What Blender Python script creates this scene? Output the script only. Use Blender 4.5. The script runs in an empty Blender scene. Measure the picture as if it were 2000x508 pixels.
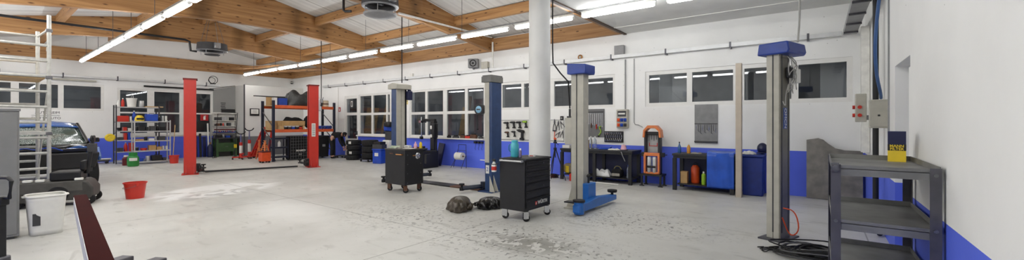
import bpy, bmesh, math, random
from mathutils import Vector, Matrix, Euler
R = random.Random(7)
PI = math.pi
sc = bpy.context.scene
COL = sc.collection
sc.view_settings.view_transform = 'Standard'
sc.view_settings.look = 'None'
sc.view_settings.gamma = 1.0
sc.view_settings.use_curve_mapping = False
sc.view_settings.exposure = 0.0

# ------------------------------------------------------------------ camera
EYE = 1.5
cam = bpy.data.cameras.new('camera')
cam.sensor_width = 36.0
cam.lens = 14.4
cam.shift_y = -0.0065
cam.clip_start = 0.05
cam_o = bpy.data.objects.new('camera', cam)
cam_o.location = (0, 0, EYE)
cam_o.rotation_euler = (PI/2, 0, math.atan2(.6, .8))
COL.objects.link(cam_o)
sc.camera = cam_o

# surveying: where a sight line meets the floor, a plane Y = const, a plane X = const
def g(px, py, z=0.0):
    cz = 800*(EYE-z)/(py-241); cx = (px-1000)/800*cz
    return (.8*cx-.6*cz, .6*cx+.8*cz)
def wx(px, Y):
    r = (px-1000)/800
    return Y*(.8*r-.6)/(.6*r+.8)
def wy(px, X):
    r = (px-1000)/800
    return X*(.6*r+.8)/(.8*r-.6)
def zz(py, X, Y):
    return EYE+(241-py)*(-.6*X+.8*Y)/800

# ------------------------------------------------------------------ materials
MATS = {}
def rgb(r, gg, b):
    f = lambda c: (c/255/12.92) if c/255 <= .04045 else ((c/255+.055)/1.055)**2.4
    return (f(r), f(gg), f(b), 1)
def _new(name):
    m = bpy.data.materials.new(name); m.use_nodes = True
    nt = m.node_tree; bs = nt.nodes['Principled BSDF']
    return m, nt, bs
def mat(name, col, rough=.5, metal=0., var=.12, scale=8., bump=0., spec=.5, alpha=1., trans=0., coat=0.):
    """painted / plastic / metal surface with a slight procedural mottling"""
    if name in MATS: return MATS[name]
    m, nt, bs = _new(name)
    c = rgb(*col)
    tc = nt.nodes.new('ShaderNodeTexCoord')
    nz = nt.nodes.new('ShaderNodeTexNoise'); nz.inputs['Scale'].default_value = scale; nz.inputs['Detail'].default_value = 4
    nt.links.new(tc.outputs['Object'], nz.inputs['Vector'])
    rp = nt.nodes.new('ShaderNodeValToRGB')
    rp.color_ramp.elements[0].position = .3; rp.color_ramp.elements[1].position = .7
    rp.color_ramp.elements[0].color = tuple(x*(1-var) for x in c[:3])+(1,)
    rp.color_ramp.elements[1].color = tuple(min(1, x*(1+var)) for x in c[:3])+(1,)
    nt.links.new(nz.outputs['Fac'], rp.inputs['Fac'])
    nt.links.new(rp.outputs['Color'], bs.inputs['Base Color'])
    bs.inputs['Roughness'].default_value = rough
    bs.inputs['Metallic'].default_value = metal
    bs.inputs['Specular IOR Level'].default_value = spec
    bs.inputs['Alpha'].default_value = alpha
    bs.inputs['Transmission Weight'].default_value = trans
    bs.inputs['Coat Weight'].default_value = coat
    if bump:
        bp = nt.nodes.new('ShaderNodeBump'); bp.inputs['Strength'].default_value = bump; bp.inputs['Distance'].default_value = .02
        nt.links.new(nz.outputs['Fac'], bp.inputs['Height']); nt.links.new(bp.outputs['Normal'], bs.inputs['Normal'])
    MATS[name] = m
    return m
def emit(name, col, s):
    m = bpy.data.materials.new(name); m.use_nodes = True
    nt = m.node_tree; nt.nodes.clear()
    o = nt.nodes.new('ShaderNodeOutputMaterial'); e = nt.nodes.new('ShaderNodeEmission')
    e.inputs['Color'].default_value = rgb(*col); e.inputs['Strength'].default_value = s
    nt.links.new(e.outputs[0], o.inputs[0]); MATS[name] = m
    return m
def glass(name, tint, refl=1.0, rough=0.0):
    m = bpy.data.materials.new(name); m.use_nodes = True
    nt = m.node_tree; nt.nodes.clear()
    o = nt.nodes.new('ShaderNodeOutputMaterial'); mx = nt.nodes.new('ShaderNodeMixShader')
    t = nt.nodes.new('ShaderNodeBsdfTransparent'); t.inputs[0].default_value = rgb(*tint)
    gl = nt.nodes.new('ShaderNodeBsdfGlossy'); gl.inputs['Roughness'].default_value = rough
    fr = nt.nodes.new('ShaderNodeFresnel'); ge = nt.nodes.new('ShaderNodeNewGeometry'); ma = nt.nodes.new('ShaderNodeMath'); ma.operation = 'MULTIPLY_ADD'; ma.inputs[1].default_value = 1/1.5-1.5; ma.inputs[2].default_value = 1.5
    nt.links.new(ge.outputs['Backfacing'], ma.inputs[0]); nt.links.new(ma.outputs[0], fr.inputs['IOR'])
    nt.links.new(fr.outputs[0], mx.inputs[0]); nt.links.new(t.outputs[0], mx.inputs[1]); nt.links.new(gl.outputs[0], mx.inputs[2])
    nt.links.new(mx.outputs[0], o.inputs[0]); MATS[name] = m
    return m

def wall_paint(name):
    """white masonry paint, blue dado below 0.93 m, faint dirt"""
    m, nt, bs = _new(name); L = nt.links.new
    ge = nt.nodes.new('ShaderNodeNewGeometry'); sp = nt.nodes.new('ShaderNodeSeparateXYZ'); L(ge.outputs['Position'], sp.inputs[0])
    n1 = nt.nodes.new('ShaderNodeTexNoise'); n1.inputs['Scale'].default_value = .7; n1.inputs['Detail'].default_value = 6; L(ge.outputs['Position'], n1.inputs['Vector'])
    n2 = nt.nodes.new('ShaderNodeTexNoise'); n2.inputs['Scale'].default_value = 26; n2.inputs['Detail'].default_value = 3; L(ge.outputs['Position'], n2.inputs['Vector'])
    rw = nt.nodes.new('ShaderNodeValToRGB'); rw.color_ramp.elements[0].position = .3; rw.color_ramp.elements[1].position = .65
    rw.color_ramp.elements[0].color = rgb(234, 234, 231); rw.color_ramp.elements[1].color = rgb(247, 247, 244); L(n1.outputs['Fac'], rw.inputs['Fac'])
    rb = nt.nodes.new('ShaderNodeValToRGB'); rb.color_ramp.elements[0].position = .3; rb.color_ramp.elements[1].position = .7
    rb.color_ramp.elements[0].color = rgb(78, 100, 220); rb.color_ramp.elements[1].color = rgb(92, 116, 238); L(n1.outputs['Fac'], rb.inputs['Fac'])
    vo = nt.nodes.new('ShaderNodeTexVoronoi'); vo.inputs['Scale'].default_value = 5.5; L(ge.outputs['Position'], vo.inputs['Vector'])
    lt = nt.nodes.new('ShaderNodeMath'); lt.operation = 'LESS_THAN'; lt.inputs[1].default_value = .035; L(vo.outputs['Distance'], lt.inputs[0])
    mp = nt.nodes.new('ShaderNodeMix'); mp.data_type = 'RGBA'; L(lt.outputs[0], mp.inputs['Factor']); L(rw.outputs[0], mp.inputs['A']); mp.inputs['B'].default_value = rgb(140, 138, 132)
    gt = nt.nodes.new('ShaderNodeMath'); gt.operation = 'LESS_THAN'; gt.inputs[1].default_value = .93; L(sp.outputs['Z'], gt.inputs[0])
    mx = nt.nodes.new('ShaderNodeMix'); mx.data_type = 'RGBA'; L(gt.outputs[0], mx.inputs['Factor']); L(mp.outputs['Result'], mx.inputs['A']); L(rb.outputs[0], mx.inputs['B'])
    L(mx.outputs['Result'], bs.inputs['Base Color']); bs.inputs['Roughness'].default_value = .6
    bp = nt.nodes.new('ShaderNodeBump'); bp.inputs['Strength'].default_value = .12; bp.inputs['Distance'].default_value = .01
    L(n2.outputs['Fac'], bp.inputs['Height']); L(bp.outputs['Normal'], bs.inputs['Normal'])
    MATS[name] = m
    return m
def wood(name, axis, dark=(142, 98, 56), light=(186, 142, 92), knots=True):
    """glulam timber: lamination lines, grain drawn out along the given axis, dark knots"""
    m, nt, bs = _new(name); L = nt.links.new
    ge = nt.nodes.new('ShaderNodeNewGeometry')
    mp = nt.nodes.new('ShaderNodeMapping'); s = [7., 7., 16.]; s[axis] = .7; mp.inputs['Scale'].default_value = s; L(ge.outputs['Position'], mp.inputs['Vector'])
    nz = nt.nodes.new('ShaderNodeTexNoise'); nz.inputs['Scale'].default_value = 1.; nz.inputs['Detail'].default_value = 5; nz.inputs['Distortion'].default_value = .6; L(mp.outputs[0], nz.inputs['Vector'])
    rp = nt.nodes.new('ShaderNodeValToRGB'); rp.color_ramp.elements[0].position = .28; rp.color_ramp.elements[1].position = .72
    rp.color_ramp.elements[0].color = rgb(*dark); rp.color_ramp.elements[1].color = rgb(*light); L(nz.outputs['Fac'], rp.inputs['Fac'])
    out = rp.outputs['Color']
    if knots:
        m2 = nt.nodes.new('ShaderNodeMapping'); s = [5., 5., 9.]; s[axis] = 3.; m2.inputs['Scale'].default_value = s; L(ge.outputs['Position'], m2.inputs['Vector'])
        vo = nt.nodes.new('ShaderNodeTexVoronoi'); vo.inputs['Scale'].default_value = 1.; L(m2.outputs[0], vo.inputs['Vector'])
        r2 = nt.nodes.new('ShaderNodeValToRGB'); r2.color_ramp.elements[0].position = .10; r2.color_ramp.elements[1].position = .20
        r2.color_ramp.elements[0].color = (1, 1, 1, 1); r2.color_ramp.elements[1].color = (0, 0, 0, 1); L(vo.outputs['Distance'], r2.inputs['Fac'])
        mx = nt.nodes.new('ShaderNodeMix'); mx.data_type = 'RGBA'; L(r2.outputs[0], mx.inputs['Factor']); L(out, mx.inputs['A']); mx.inputs['B'].default_value = rgb(84, 50, 26); out = mx.outputs['Result']
    L(out, bs.inputs['Base Color']); bs.inputs['Roughness'].default_value = .55
    MATS[name] = m
    return m
def floor_mat():
    m, nt, bs = _new('worn grey floor paint'); L = nt.links.new
    ge = nt.nodes.new('ShaderNodeNewGeometry'); P = ge.outputs['Position']
    def noise(s, d=5, dist=0., sc3=None):
        v = P
        if sc3:
            mp = nt.nodes.new('ShaderNodeMapping'); mp.inputs['Scale'].default_value = sc3; L(P, mp.inputs['Vector']); v = mp.outputs[0]
        n = nt.nodes.new('ShaderNodeTexNoise'); n.inputs['Scale'].default_value = s; n.inputs['Detail'].default_value = d; n.inputs['Distortion'].default_value = dist
        L(v, n.inputs['Vector']); return n.outputs['Fac']
    def ramp(src, a, b, ca=(0, 0, 0, 1), cb=(1, 1, 1, 1)):
        r = nt.nodes.new('ShaderNodeValToRGB'); r.color_ramp.elements[0].position = a; r.color_ramp.elements[1].position = b
        r.color_ramp.elements[0].color = ca; r.color_ramp.elements[1].color = cb; L(src, r.inputs['Fac']); return r.outputs['Color']
    def mix(f, a, b):
        x = nt.nodes.new('ShaderNodeMix'); x.data_type = 'RGBA'
        if hasattr(f, 'links'): L(f, x.inputs['Factor'])
        else: x.inputs['Factor'].default_value = f
        for k, v in (('A', a), ('B', b)):
            if hasattr(v, 'links'): L(v, x.inputs[k])
            else: x.inputs[k].default_value = v
        return x.outputs['Result']
    def math_(op, a, b=None):
        x = nt.nodes.new('ShaderNodeMath'); x.operation = op
        for i, v in enumerate((a, b)):
            if v is None: continue
            if hasattr(v, 'links'): L(v, x.inputs[i])
            else: x.inputs[i].default_value = v
        return x.outputs[0]
    def spot(c, rx, ry, soft=.5, ang=0.):
        mp = nt.nodes.new('ShaderNodeMapping'); mp.vector_type = 'TEXTURE'
        mp.inputs['Location'].default_value = (c[0], c[1], 0); mp.inputs['Scale'].default_value = (rx, ry, 10); mp.inputs['Rotation'].default_value = (0, 0, ang)
        L(P, mp.inputs['Vector'])
        ln = nt.nodes.new('ShaderNodeVectorMath'); ln.operation = 'LENGTH'; L(mp.outputs[0], ln.inputs[0])
        return ramp(ln.outputs['Value'], 1-soft, 1.0, (1, 1, 1, 1), (0, 0, 0, 1))
    base = mix(ramp(noise(.45, 6), .35, .65), rgb(188, 187, 181), rgb(206, 205, 199))
    base = mix(math_('MULTIPLY', ramp(noise(3.2, 6, .5), .55, .75), .35), base, rgb(176, 174, 166))
    # dirty streaks and tyre scuffs
    sm = ramp(noise(1.6, 8, 1.2, (1., 2.6, 1.)), .60, .70)
    base = mix(math_('MULTIPLY', sm, .35), base, rgb(138, 136, 128))
    # scattered small scrapes, denser in the working bays
    bays = math_('MAXIMUM', math_('MAXIMUM', spot(g(1010, 470), 2.0, 1.1, .7), spot(g(1230, 430), 1.8, 1.0, .7)), math_('MAXIMUM', spot(g(800, 420), 1.9, 1.2, .8), spot(g(1100, 500), 1.4, .8, .7)))
    sc_ = ramp(noise(15., 10, .5, (1.2, .9, 1.)), .585, .61)
    base = mix(math_('MULTIPLY', math_('MULTIPLY', sc_, bays), .85), base, rgb(96, 94, 88))
    sc2 = ramp(noise(13., 4, 1.4, (1., 3.5, 1.)), .70, .72)
    base = mix(math_('MULTIPLY', sc2, .7), base, rgb(88, 86, 80))
    # bare concrete patches beside the black cabinet
    wp = math_('MULTIPLY', spot(g(1040, 478), .95, .5, .7, .2), ramp(noise(6., 9, .5), .47, .50))
    base = mix(math_('MULTIPLY', wp, .8), base, rgb(132, 130, 122))
    # fresh white filler on the floor near the red lift
    fp = math_('MULTIPLY', spot(g(425, 371), 1.0, 1.55, .25, .35), ramp(noise(1.4, 5, .8), .40, .47))
    base = mix(math_('MULTIPLY', fp, .9), base, rgb(232, 232, 230))
    f2 = math_('MULTIPLY', spot(g(425, 380), .55, .9, .35, .35), ramp(noise(2.4, 6, .6), .48, .52))
    base = mix(math_('MULTIPLY', f2, .8), base, rgb(172, 171, 167))
    f3 = math_('MULTIPLY', spot(g(560, 408), 1.7, .7, .8, -.15), .8)
    base = mix(f3, base, rgb(226, 226, 222))
    # joints between the slabs
    sp = nt.nodes.new('ShaderNodeSeparateXYZ'); L(P, sp.inputs[0])
    def joint(co, off, per):
        a = math_('ADD', co, off); w = nt.nodes.new('ShaderNodeMath'); w.operation = 'PINGPONG'; w.inputs[1].default_value = per/2; L(a, w.inputs[0])
        return math_('LESS_THAN', w.outputs[0], .008)
    j = math_('MAXIMUM', joint(sp.outputs['X'], 4.0, 4.5), joint(sp.outputs['Y'], -3.9, 5.2))
    base = mix(math_('MULTIPLY', j, .7), base, rgb(120, 118, 110))
    L(base, bs.inputs['Base Color'])
    rr = ramp(noise(2.2, 5), .3, .7, (.34, .34, .34, 1), (.6, .6, .6, 1)); L(rr, bs.inputs['Roughness'])
    bp = nt.nodes.new('ShaderNodeBump'); bp.inputs['Strength'].default_value = .08; bp.inputs['Distance'].default_value = .01
    L(noise(9., 6), bp.inputs['Height']); L(bp.outputs['Normal'], bs.inputs['Normal'])
    MATS['floor'] = m
    return m

# ------------------------------------------------------------------ mesh building
class MB:
    """collects shapes into one mesh"""
    def __init__(s): s.bm = bmesh.new()
    def _tf(s, vs, M):
        if M is not None: bmesh.ops.transform(s.bm, matrix=M, verts=vs)
        return s
    def box(s, c, d, rot=None, M=None):
        r = bmesh.ops.create_cube(s.bm, size=1.0)['verts']
        T = Matrix.Translation(c) @ (Euler(rot).to_matrix().to_4x4() if rot else Matrix()) @ Matrix.Diagonal((d[0], d[1], d[2], 1))
        return s._tf(r, (M @ T) if M is not None else T)
    def b2(s, x0, x1, y0, y1, z0, z1, M=None):
        return s.box(((x0+x1)/2, (y0+y1)/2, (z0+z1)/2), (abs(x1-x0), abs(y1-y0), abs(z1-z0)), M=M)
    def cyl(s, p0, p1, r0, r1=None, n=16, caps=True):
        p0, p1 = Vector(p0), Vector(p1); d = p1-p0
        if r1 is None: r1 = r0
        v = bmesh.ops.create_cone(s.bm, cap_ends=caps, segments=n, radius1=max(r0, 1e-4), radius2=max(r1, 1e-4), depth=d.length)['verts']
        q = Vector((0, 0, 1)).rotation_difference(d.normalized()).to_matrix().to_4x4()
        return s._tf(v, Matrix.Translation((p0+p1)/2) @ q)
    def ball(s, c, r, n=12, sc=(1, 1, 1), rot=None):
        v = bmesh.ops.create_uvsphere(s.bm, u_segments=n, v_segments=max(6, n*2//3), radius=r)['verts']
        return s._tf(v, Matrix.Translation(c) @ (Euler(rot).to_matrix().to_4x4() if rot else Matrix()) @ Matrix.Diagonal((*sc, 1)))
    def lathe(s, prof, c=(0, 0, 0), n=24, axis='Z', M=None):
        """prof: (radius, height) pairs from one end to the other"""
        rings = []
        for (r, h) in prof:
            ring = []
            for k in range(n):
                a = 2*PI*k/n
                ring.append(s.bm.verts.new((max(r, 1e-4)*math.cos(a), max(r, 1e-4)*math.sin(a), h)))
            rings.append(ring)
        for A, B in zip(rings, rings[1:]):
            for k in range(n):
                s.bm.faces.new((A[k], A[(k+1) % n], B[(k+1) % n], B[k]))
        ring = abs(prof[0][0]-prof[-1][0]) < 1e-6 and max(r for r, _ in prof) > prof[0][0]+1e-6 and len(prof) > 3 and prof[0][0] > 1e-3
        if ring:
            if prof[0] != prof[-1]:
                for k in range(n): s.bm.faces.new((rings[-1][k], rings[-1][(k+1) % n], rings[0][(k+1) % n], rings[0][k]))
            else: pass
        elif prof[0][0] > 1e-3: s.bm.faces.new(list(reversed(rings[0])))
        if not ring and prof[-1][0] > 1e-3: s.bm.faces.new(rings[-1])
        Q = {'Z': Matrix(), 'X': Matrix.Rotation(PI/2, 4, 'Y'), 'Y': Matrix.Rotation(-PI/2, 4, 'X')}[axis]
        T = Matrix.Translation(c) @ Q
        return s._tf([v for r in rings for v in r], (M @ T) if M is not None else T)
    def prism(s, poly, a, b, plane='XZ', M=None):
        """extrudes a 2-D outline between a and b along the missing axis"""
        def p3(u, v, w): return {'XZ': (u, w, v), 'YZ': (w, u, v), 'XY': (u, v, w)}[plane]
        A = [s.bm.verts.new(p3(u, v, a)) for u, v in poly]; B = [s.bm.verts.new(p3(u, v, b)) for u, v in poly]
        n = len(poly)
        f = [s.bm.faces.new(A), s.bm.faces.new(list(reversed(B)))]
        for k in range(n): f.append(s.bm.faces.new((A[(k+1) % n], A[k], B[k], B[(k+1) % n])))
        if M is not None: s._tf(A+B, M)
        return s
    def tube(s, pts, r, n=8, closed=False, smooth=0):
        pts = [Vector(p) for p in pts]
        for _ in range(smooth):
            q = [pts[0]] if not closed else []
            m = len(pts)
            for i in range(m if closed else m-1):
                a, b = pts[i], pts[(i+1) % m]
                q += [a*.75+b*.25, a*.25+b*.75]
            if not closed: q.append(pts[-1])
            pts = q
        m = len(pts); rings = []
        up = Vector((.13, .21, .97)).normalized()
        rad = r if isinstance(r, (list, tuple)) else None
        for i, p in enumerate(pts):
            if closed: d = pts[(i+1) % m]-pts[i-1]
            else: d = pts[min(i+1, m-1)]-pts[max(i-1, 0)]
            if d.length < 1e-7: d = Vector((0, 0, 1))
            d.normalize(); u = d.cross(up)
            if u.length < .05: u = d.cross(Vector((1, 0, 0)))
            u.normalize(); w = d.cross(u).normalized()
            rr = (rad[0]+(rad[1]-rad[0])*i/(m-1)) if rad else r
            rings.append([s.bm.verts.new(p+rr*(math.cos(2*PI*k/n)*u+math.sin(2*PI*k/n)*w)) for k in range(n)])
        for i in range(m if closed else m-1):
            A, B = rings[i], rings[(i+1) % m]
            for k in range(n): s.bm.faces.new((A[k], A[(k+1) % n], B[(k+1) % n], B[k]))
        if not closed:
            s.bm.faces.new(list(reversed(rings[0]))); s.bm.faces.new(rings[-1])
        return s
    def torus(s, c, R_, r, n=28, k=10, axis='Z', sc=None):
        vs = []
        for i in range(n):
            a = 2*PI*i/n
            vs.append([s.bm.verts.new(((R_+r*math.cos(2*PI*j/k))*math.cos(a), (R_+r*math.cos(2*PI*j/k))*math.sin(a), r*math.sin(2*PI*j/k))) for j in range(k)])
        for i in range(n):
            A, B = vs[i], vs[(i+1) % n]
            for j in range(k): s.bm.faces.new((A[j], B[j], B[(j+1) % k], A[(j+1) % k]))
        Q = {'Z': Matrix(), 'X': Matrix.Rotation(PI/2, 4, 'Y'), 'Y': Matrix.Rotation(-PI/2, 4, 'X')}[axis]
        return s._tf([v for r_ in vs for v in r_], Matrix.Translation(c) @ Q @ (Matrix.Diagonal((*sc, 1)) if sc else Matrix()))
    def quad(s, *p):
        s.bm.faces.new([s.bm.verts.new(q) for q in p]); return s
    def grid(s, f, nu, nv, closed_u=False):
        """surface from f(u, v), u and v in 0..1"""
        V = [[s.bm.verts.new(f(i/(nu if closed_u else nu-1), j/(nv-1))) for j in range(nv)] for i in range(nu)]
        for i in range(nu if closed_u else nu-1):
            for j in range(nv-1):
                s.bm.faces.new((V[i][j], V[(i+1) % nu][j], V[(i+1) % nu][j+1], V[i][j+1]))
        return s
    def build(s, name, m, parent=None, bev=0., seg=2, ang=35, M=None, solid=0., sub=0, loc=None, rz=0.):
        if M is not None: bmesh.ops.transform(s.bm, matrix=M, verts=s.bm.verts[:])
        bmesh.ops.recalc_face_normals(s.bm, faces=s.bm.faces[:])
        me = bpy.data.meshes.new(name); s.bm.to_mesh(me); s.bm.free()
        for p in me.polygons: p.use_smooth = True
        me.set_sharp_from_angle(angle=math.radians(ang))
        o = bpy.data.objects.new(name, me); COL.objects.link(o)
        me.materials.append(MATS[m] if isinstance(m, str) else m)
        if solid:
            q = o.modifiers.new('solid', 'SOLIDIFY'); q.thickness = solid; q.offset = 0
        if bev:
            q = o.modifiers.new('bevel', 'BEVEL'); q.width = bev; q.segments = seg; q.limit_method = 'ANGLE'; q.angle_limit = math.radians(40)
        if sub:
            q = o.modifiers.new('sub', 'SUBSURF'); q.levels = sub; q.render_levels = sub
        if parent is not None: o.parent = parent
        if loc is not None: o.location = loc
        if rz: o.rotation_euler = (0, 0, rz)
        return o
def tag(o, label, cat, group=None):
    o['label'] = label; o['category'] = cat
    if group: o['group'] = group
    return o
def thing(name, label, cat, loc=(0, 0, 0), rz=0., group=None):
    o = bpy.data.objects.new(name, None); COL.objects.link(o)
    o.empty_display_size = .1
    o.location = loc; o.rotation_euler = (0, 0, rz)
    return tag(o, label, cat, group)
def struct(o):
    o['kind'] = 'structure'; return o
def stuff(o):
    o['kind'] = 'stuff'; return o
def dup(root, loc=None, rz=None, label=None, group=None, scale=None):
    """a copy of a thing with its parts and sub-parts"""
    def cp(o, par):
        c = o.copy(); COL.objects.link(c)
        if par is not None:
            c.parent = par; c.matrix_parent_inverse = o.matrix_parent_inverse
        for ch in list(o.children): cp(ch, c)
        return c
    r = cp(root, None)
    if loc is not None: r.location = loc
    if rz is not None: r.rotation_euler = (0, 0, rz)
    if scale is not None: r.scale = scale if isinstance(scale, tuple) else (scale,)*3
    if label: r['label'] = label
    if group: r['group'] = group
    return r
def text(s, size, m, parent, loc, rot, name='lettering', ext=.001, bold=0., align='CENTER'):
    cu = bpy.data.curves.new(name, 'FONT'); cu.body = s; cu.size = size; cu.extrude = ext; cu.offset = bold; cu.align_x = align; cu.align_y = 'CENTER'
    t = bpy.data.objects.new(name, cu); COL.objects.link(t)
    dg = bpy.context.evaluated_depsgraph_get(); me = bpy.data.meshes.new_from_object(t.evaluated_get(dg))
    bpy.data.objects.remove(t)
    o = bpy.data.objects.new(name, me); COL.objects.link(o)
    me.materials.clear(); me.materials.append(MATS[m])
    if parent is not None: o.parent = parent
    o.location = loc; o.rotation_euler = rot
    return o
FRONT = (PI/2, 0, 0)            # lettering that faces -Y
EAST = (PI/2, 0, PI/2)          # lettering that faces +X

# shared surfaces
mat('white enamel', (228, 227, 220), .4); mat('white pvc', (232, 231, 226), .35, var=.03); mat('black steel', (26, 26, 28), .45, .0, .2)
mat('black plastic', (22, 22, 24), .5, var=.25); mat('black rubber', (20, 20, 21), .75, var=.3, scale=30); mat('galvanised steel', (168, 170, 172), .38, .8, .15, 12)
mat('dull steel', (120, 120, 122), .42, .75, .25, 6); mat('dark steel', (86, 85, 90), .42, .35, .25, 7); mat('chrome', (210, 212, 215), .15, 1., .05)
mat('aluminium', (196, 197, 196), .42, .55, .1, 10); mat('red paint', (200, 50, 36), .35, var=.04); mat('dark red paint', (92, 22, 22), .4, var=.15)
mat('orange paint', (222, 128, 72), .4, var=.12); mat('rack orange', (214, 96, 48), .45, var=.1); mat('lift blue', (42, 66, 108), .4, var=.15)
mat('deep blue', (34, 64, 150), .4, var=.12); mat('arm blue', (38, 106, 184), .35, var=.12); mat('beige paint', (184, 181, 168), .5, var=.08)
mat('grey paint', (128, 128, 128), .5, var=.08); mat('mid grey', (146, 146, 146), .5, var=.08); mat('dark grey', (62, 62, 64), .55, var=.15)
mat('green paint', (62, 92, 56), .5, var=.2); mat('bright green', (38, 128, 52), .4, var=.15); mat('yellow paint', (226, 196, 44), .45, var=.12)
mat('cardboard', (186, 150, 100), .85, var=.12); mat('light wood', (196, 164, 118), .7, var=.15); mat('navy', (20, 26, 66), .4, var=.1)
mat('light blue plastic', (74, 178, 192), .3, var=.1); mat('blue plastic', (28, 72, 178), .4, var=.15); mat('white plastic', (230, 229, 222), .4, var=.05)
mat('clear plastic', (226, 236, 244), .12, var=.03, trans=.85); mat('paper', (226, 224, 214), .8, var=.05); mat('skin', (196, 150, 126), .55, var=.05)
mat('orange plastic', (224, 84, 34), .4, var=.1); mat('blue hose', (60, 96, 150), .4); mat('rust brown', (98, 66, 48), .7, var=.3); mat('pink', (226, 176, 190), .6)
mat('lime', (150, 190, 50), .45); mat('wall grey', (112, 112, 112), .7, var=.06, scale=3); mat('shadow grey', (96, 96, 98), .7)
mat('black cloth', (17, 17, 19), .9, var=.3, scale=20, bump=.3); mat('bag black', (22, 21, 20), .22, var=.3, scale=18, bump=.25); mat('bag brown', (70, 62, 50), .3, var=.25, scale=14, bump=.25)
mat('lamp housing', (222, 222, 218), .4); mat('panel white', (228, 228, 224), .7, var=.06, scale=2.); mat('exterior', (150, 152, 152), .9, var=.3, scale=1.2); mat('exterior light', (120, 126, 122), .9, var=.2, scale=2.5)
wall_paint('wall paint'); wood('beam wood y', 1); wood('beam wood x', 0); floor_mat()
wood('pale ply', 1, (176, 146, 104), (206, 176, 132), False)
glass('window glass', (226, 228, 230)); emit('tube light', (252, 252, 252), 26.0)
# ------------------------------------------------------------------ room shell
YB, XL, XR, YF = 10.3, -22.1, .585, -1.2
def wall_holes(name, plane, at, thick, u0, u1, z0, z1, holes, m='wall paint'):
    """masonry with rectangular openings; plane 'Y' runs along X at Y=at, plane 'X' along Y"""
    us = sorted({u0, u1, *[h[0] for h in holes], *[h[1] for h in holes]}); zs = sorted({z0, z1, *[h[2] for h in holes], *[h[3] for h in holes]})
    mb = MB()
    for a, b in zip(us, us[1:]):
        run = None
        cells = []
        for c, d in zip(zs, zs[1:]):
            cu, cz = (a+b)/2, (c+d)/2
            if any(h[0] < cu < h[1] and h[2] < cz < h[3] for h in holes): continue
            if cells and abs(cells[-1][1]-c) < 1e-6: cells[-1][1] = d
            else: cells.append([c, d])
        for c, d in cells:
            if plane == 'Y': mb.b2(a, b, at, at+thick, c, d)
            else: mb.b2(at, at+thick, a, b, c, d)
    bmesh.ops.remove_doubles(mb.bm, verts=mb.bm.verts[:], dist=1e-5)
    return struct(mb.build(name, m))
struct(MB().b2(XL-.3, 1.4, YF-.3, YB+.3, -.15, 0).build('floor', 'floor'))
# back wall windows: (x0, x1, z0, z1)
D1 = (-17.2, -16.15, .02, 2.72)
W1 = (-16.1, -13.0, .99, 2.75)
W2 = (-12.68, -8.85, .99, 2.76)
W3 = (-8.2, -4.32, 1.93, 2.80)
W4 = (-3.52, .52, 1.92, 2.80)
wall_holes('wall_back', 'Y', YB, .25, XL-.25, 1.0, 0, 4.3, [(D1[0], W1[1], D1[2], D1[3]), W2, W3, W4] if False else [D1, W1, W2, W3, W4])
L1 = (-1.2, 3.2, 1.98, 2.98)          # left wall: y0, y1
L2 = (3.58, 6.75, 1.03, 2.90)
wall_holes('wall_left', 'X', XL-.25, .25, YF-.25, YB, 0, 5.4, [L1, L2])
struct(MB().b2(XL-.25, 1.4, YF-.25, YF, 0, 5.4).build('wall_front', 'wall paint'))
# right wall: near stretch, a doorway recess, a pier, then the set-back stretch to the corner
mb = MB(); mb.b2(XR, 1.35, YF, 4.55, 0, 3.83); mb.b2(XR, 1.35, 4.55, 5.38, 2.05, 3.83); mb.b2(XR, 1.35, 5.38, 5.75, 0, 3.83); mb.b2(.70, 1.35, 5.75, YB, 0, 3.83); mb.b2(1.25, 1.35, 4.55, 5.38, 0, 2.05)
mb.b2(XR-.008, XR+.01, YF, 4.55, 0, 1.95)
struct(mb.build('wall_right', 'wall paint'))
# flat white ceiling over the right-hand bays
XE = -4.05
struct(MB().b2(XE, 1.35, YF, YB, 3.83, 3.98).build('ceiling', 'panel white'))
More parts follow.
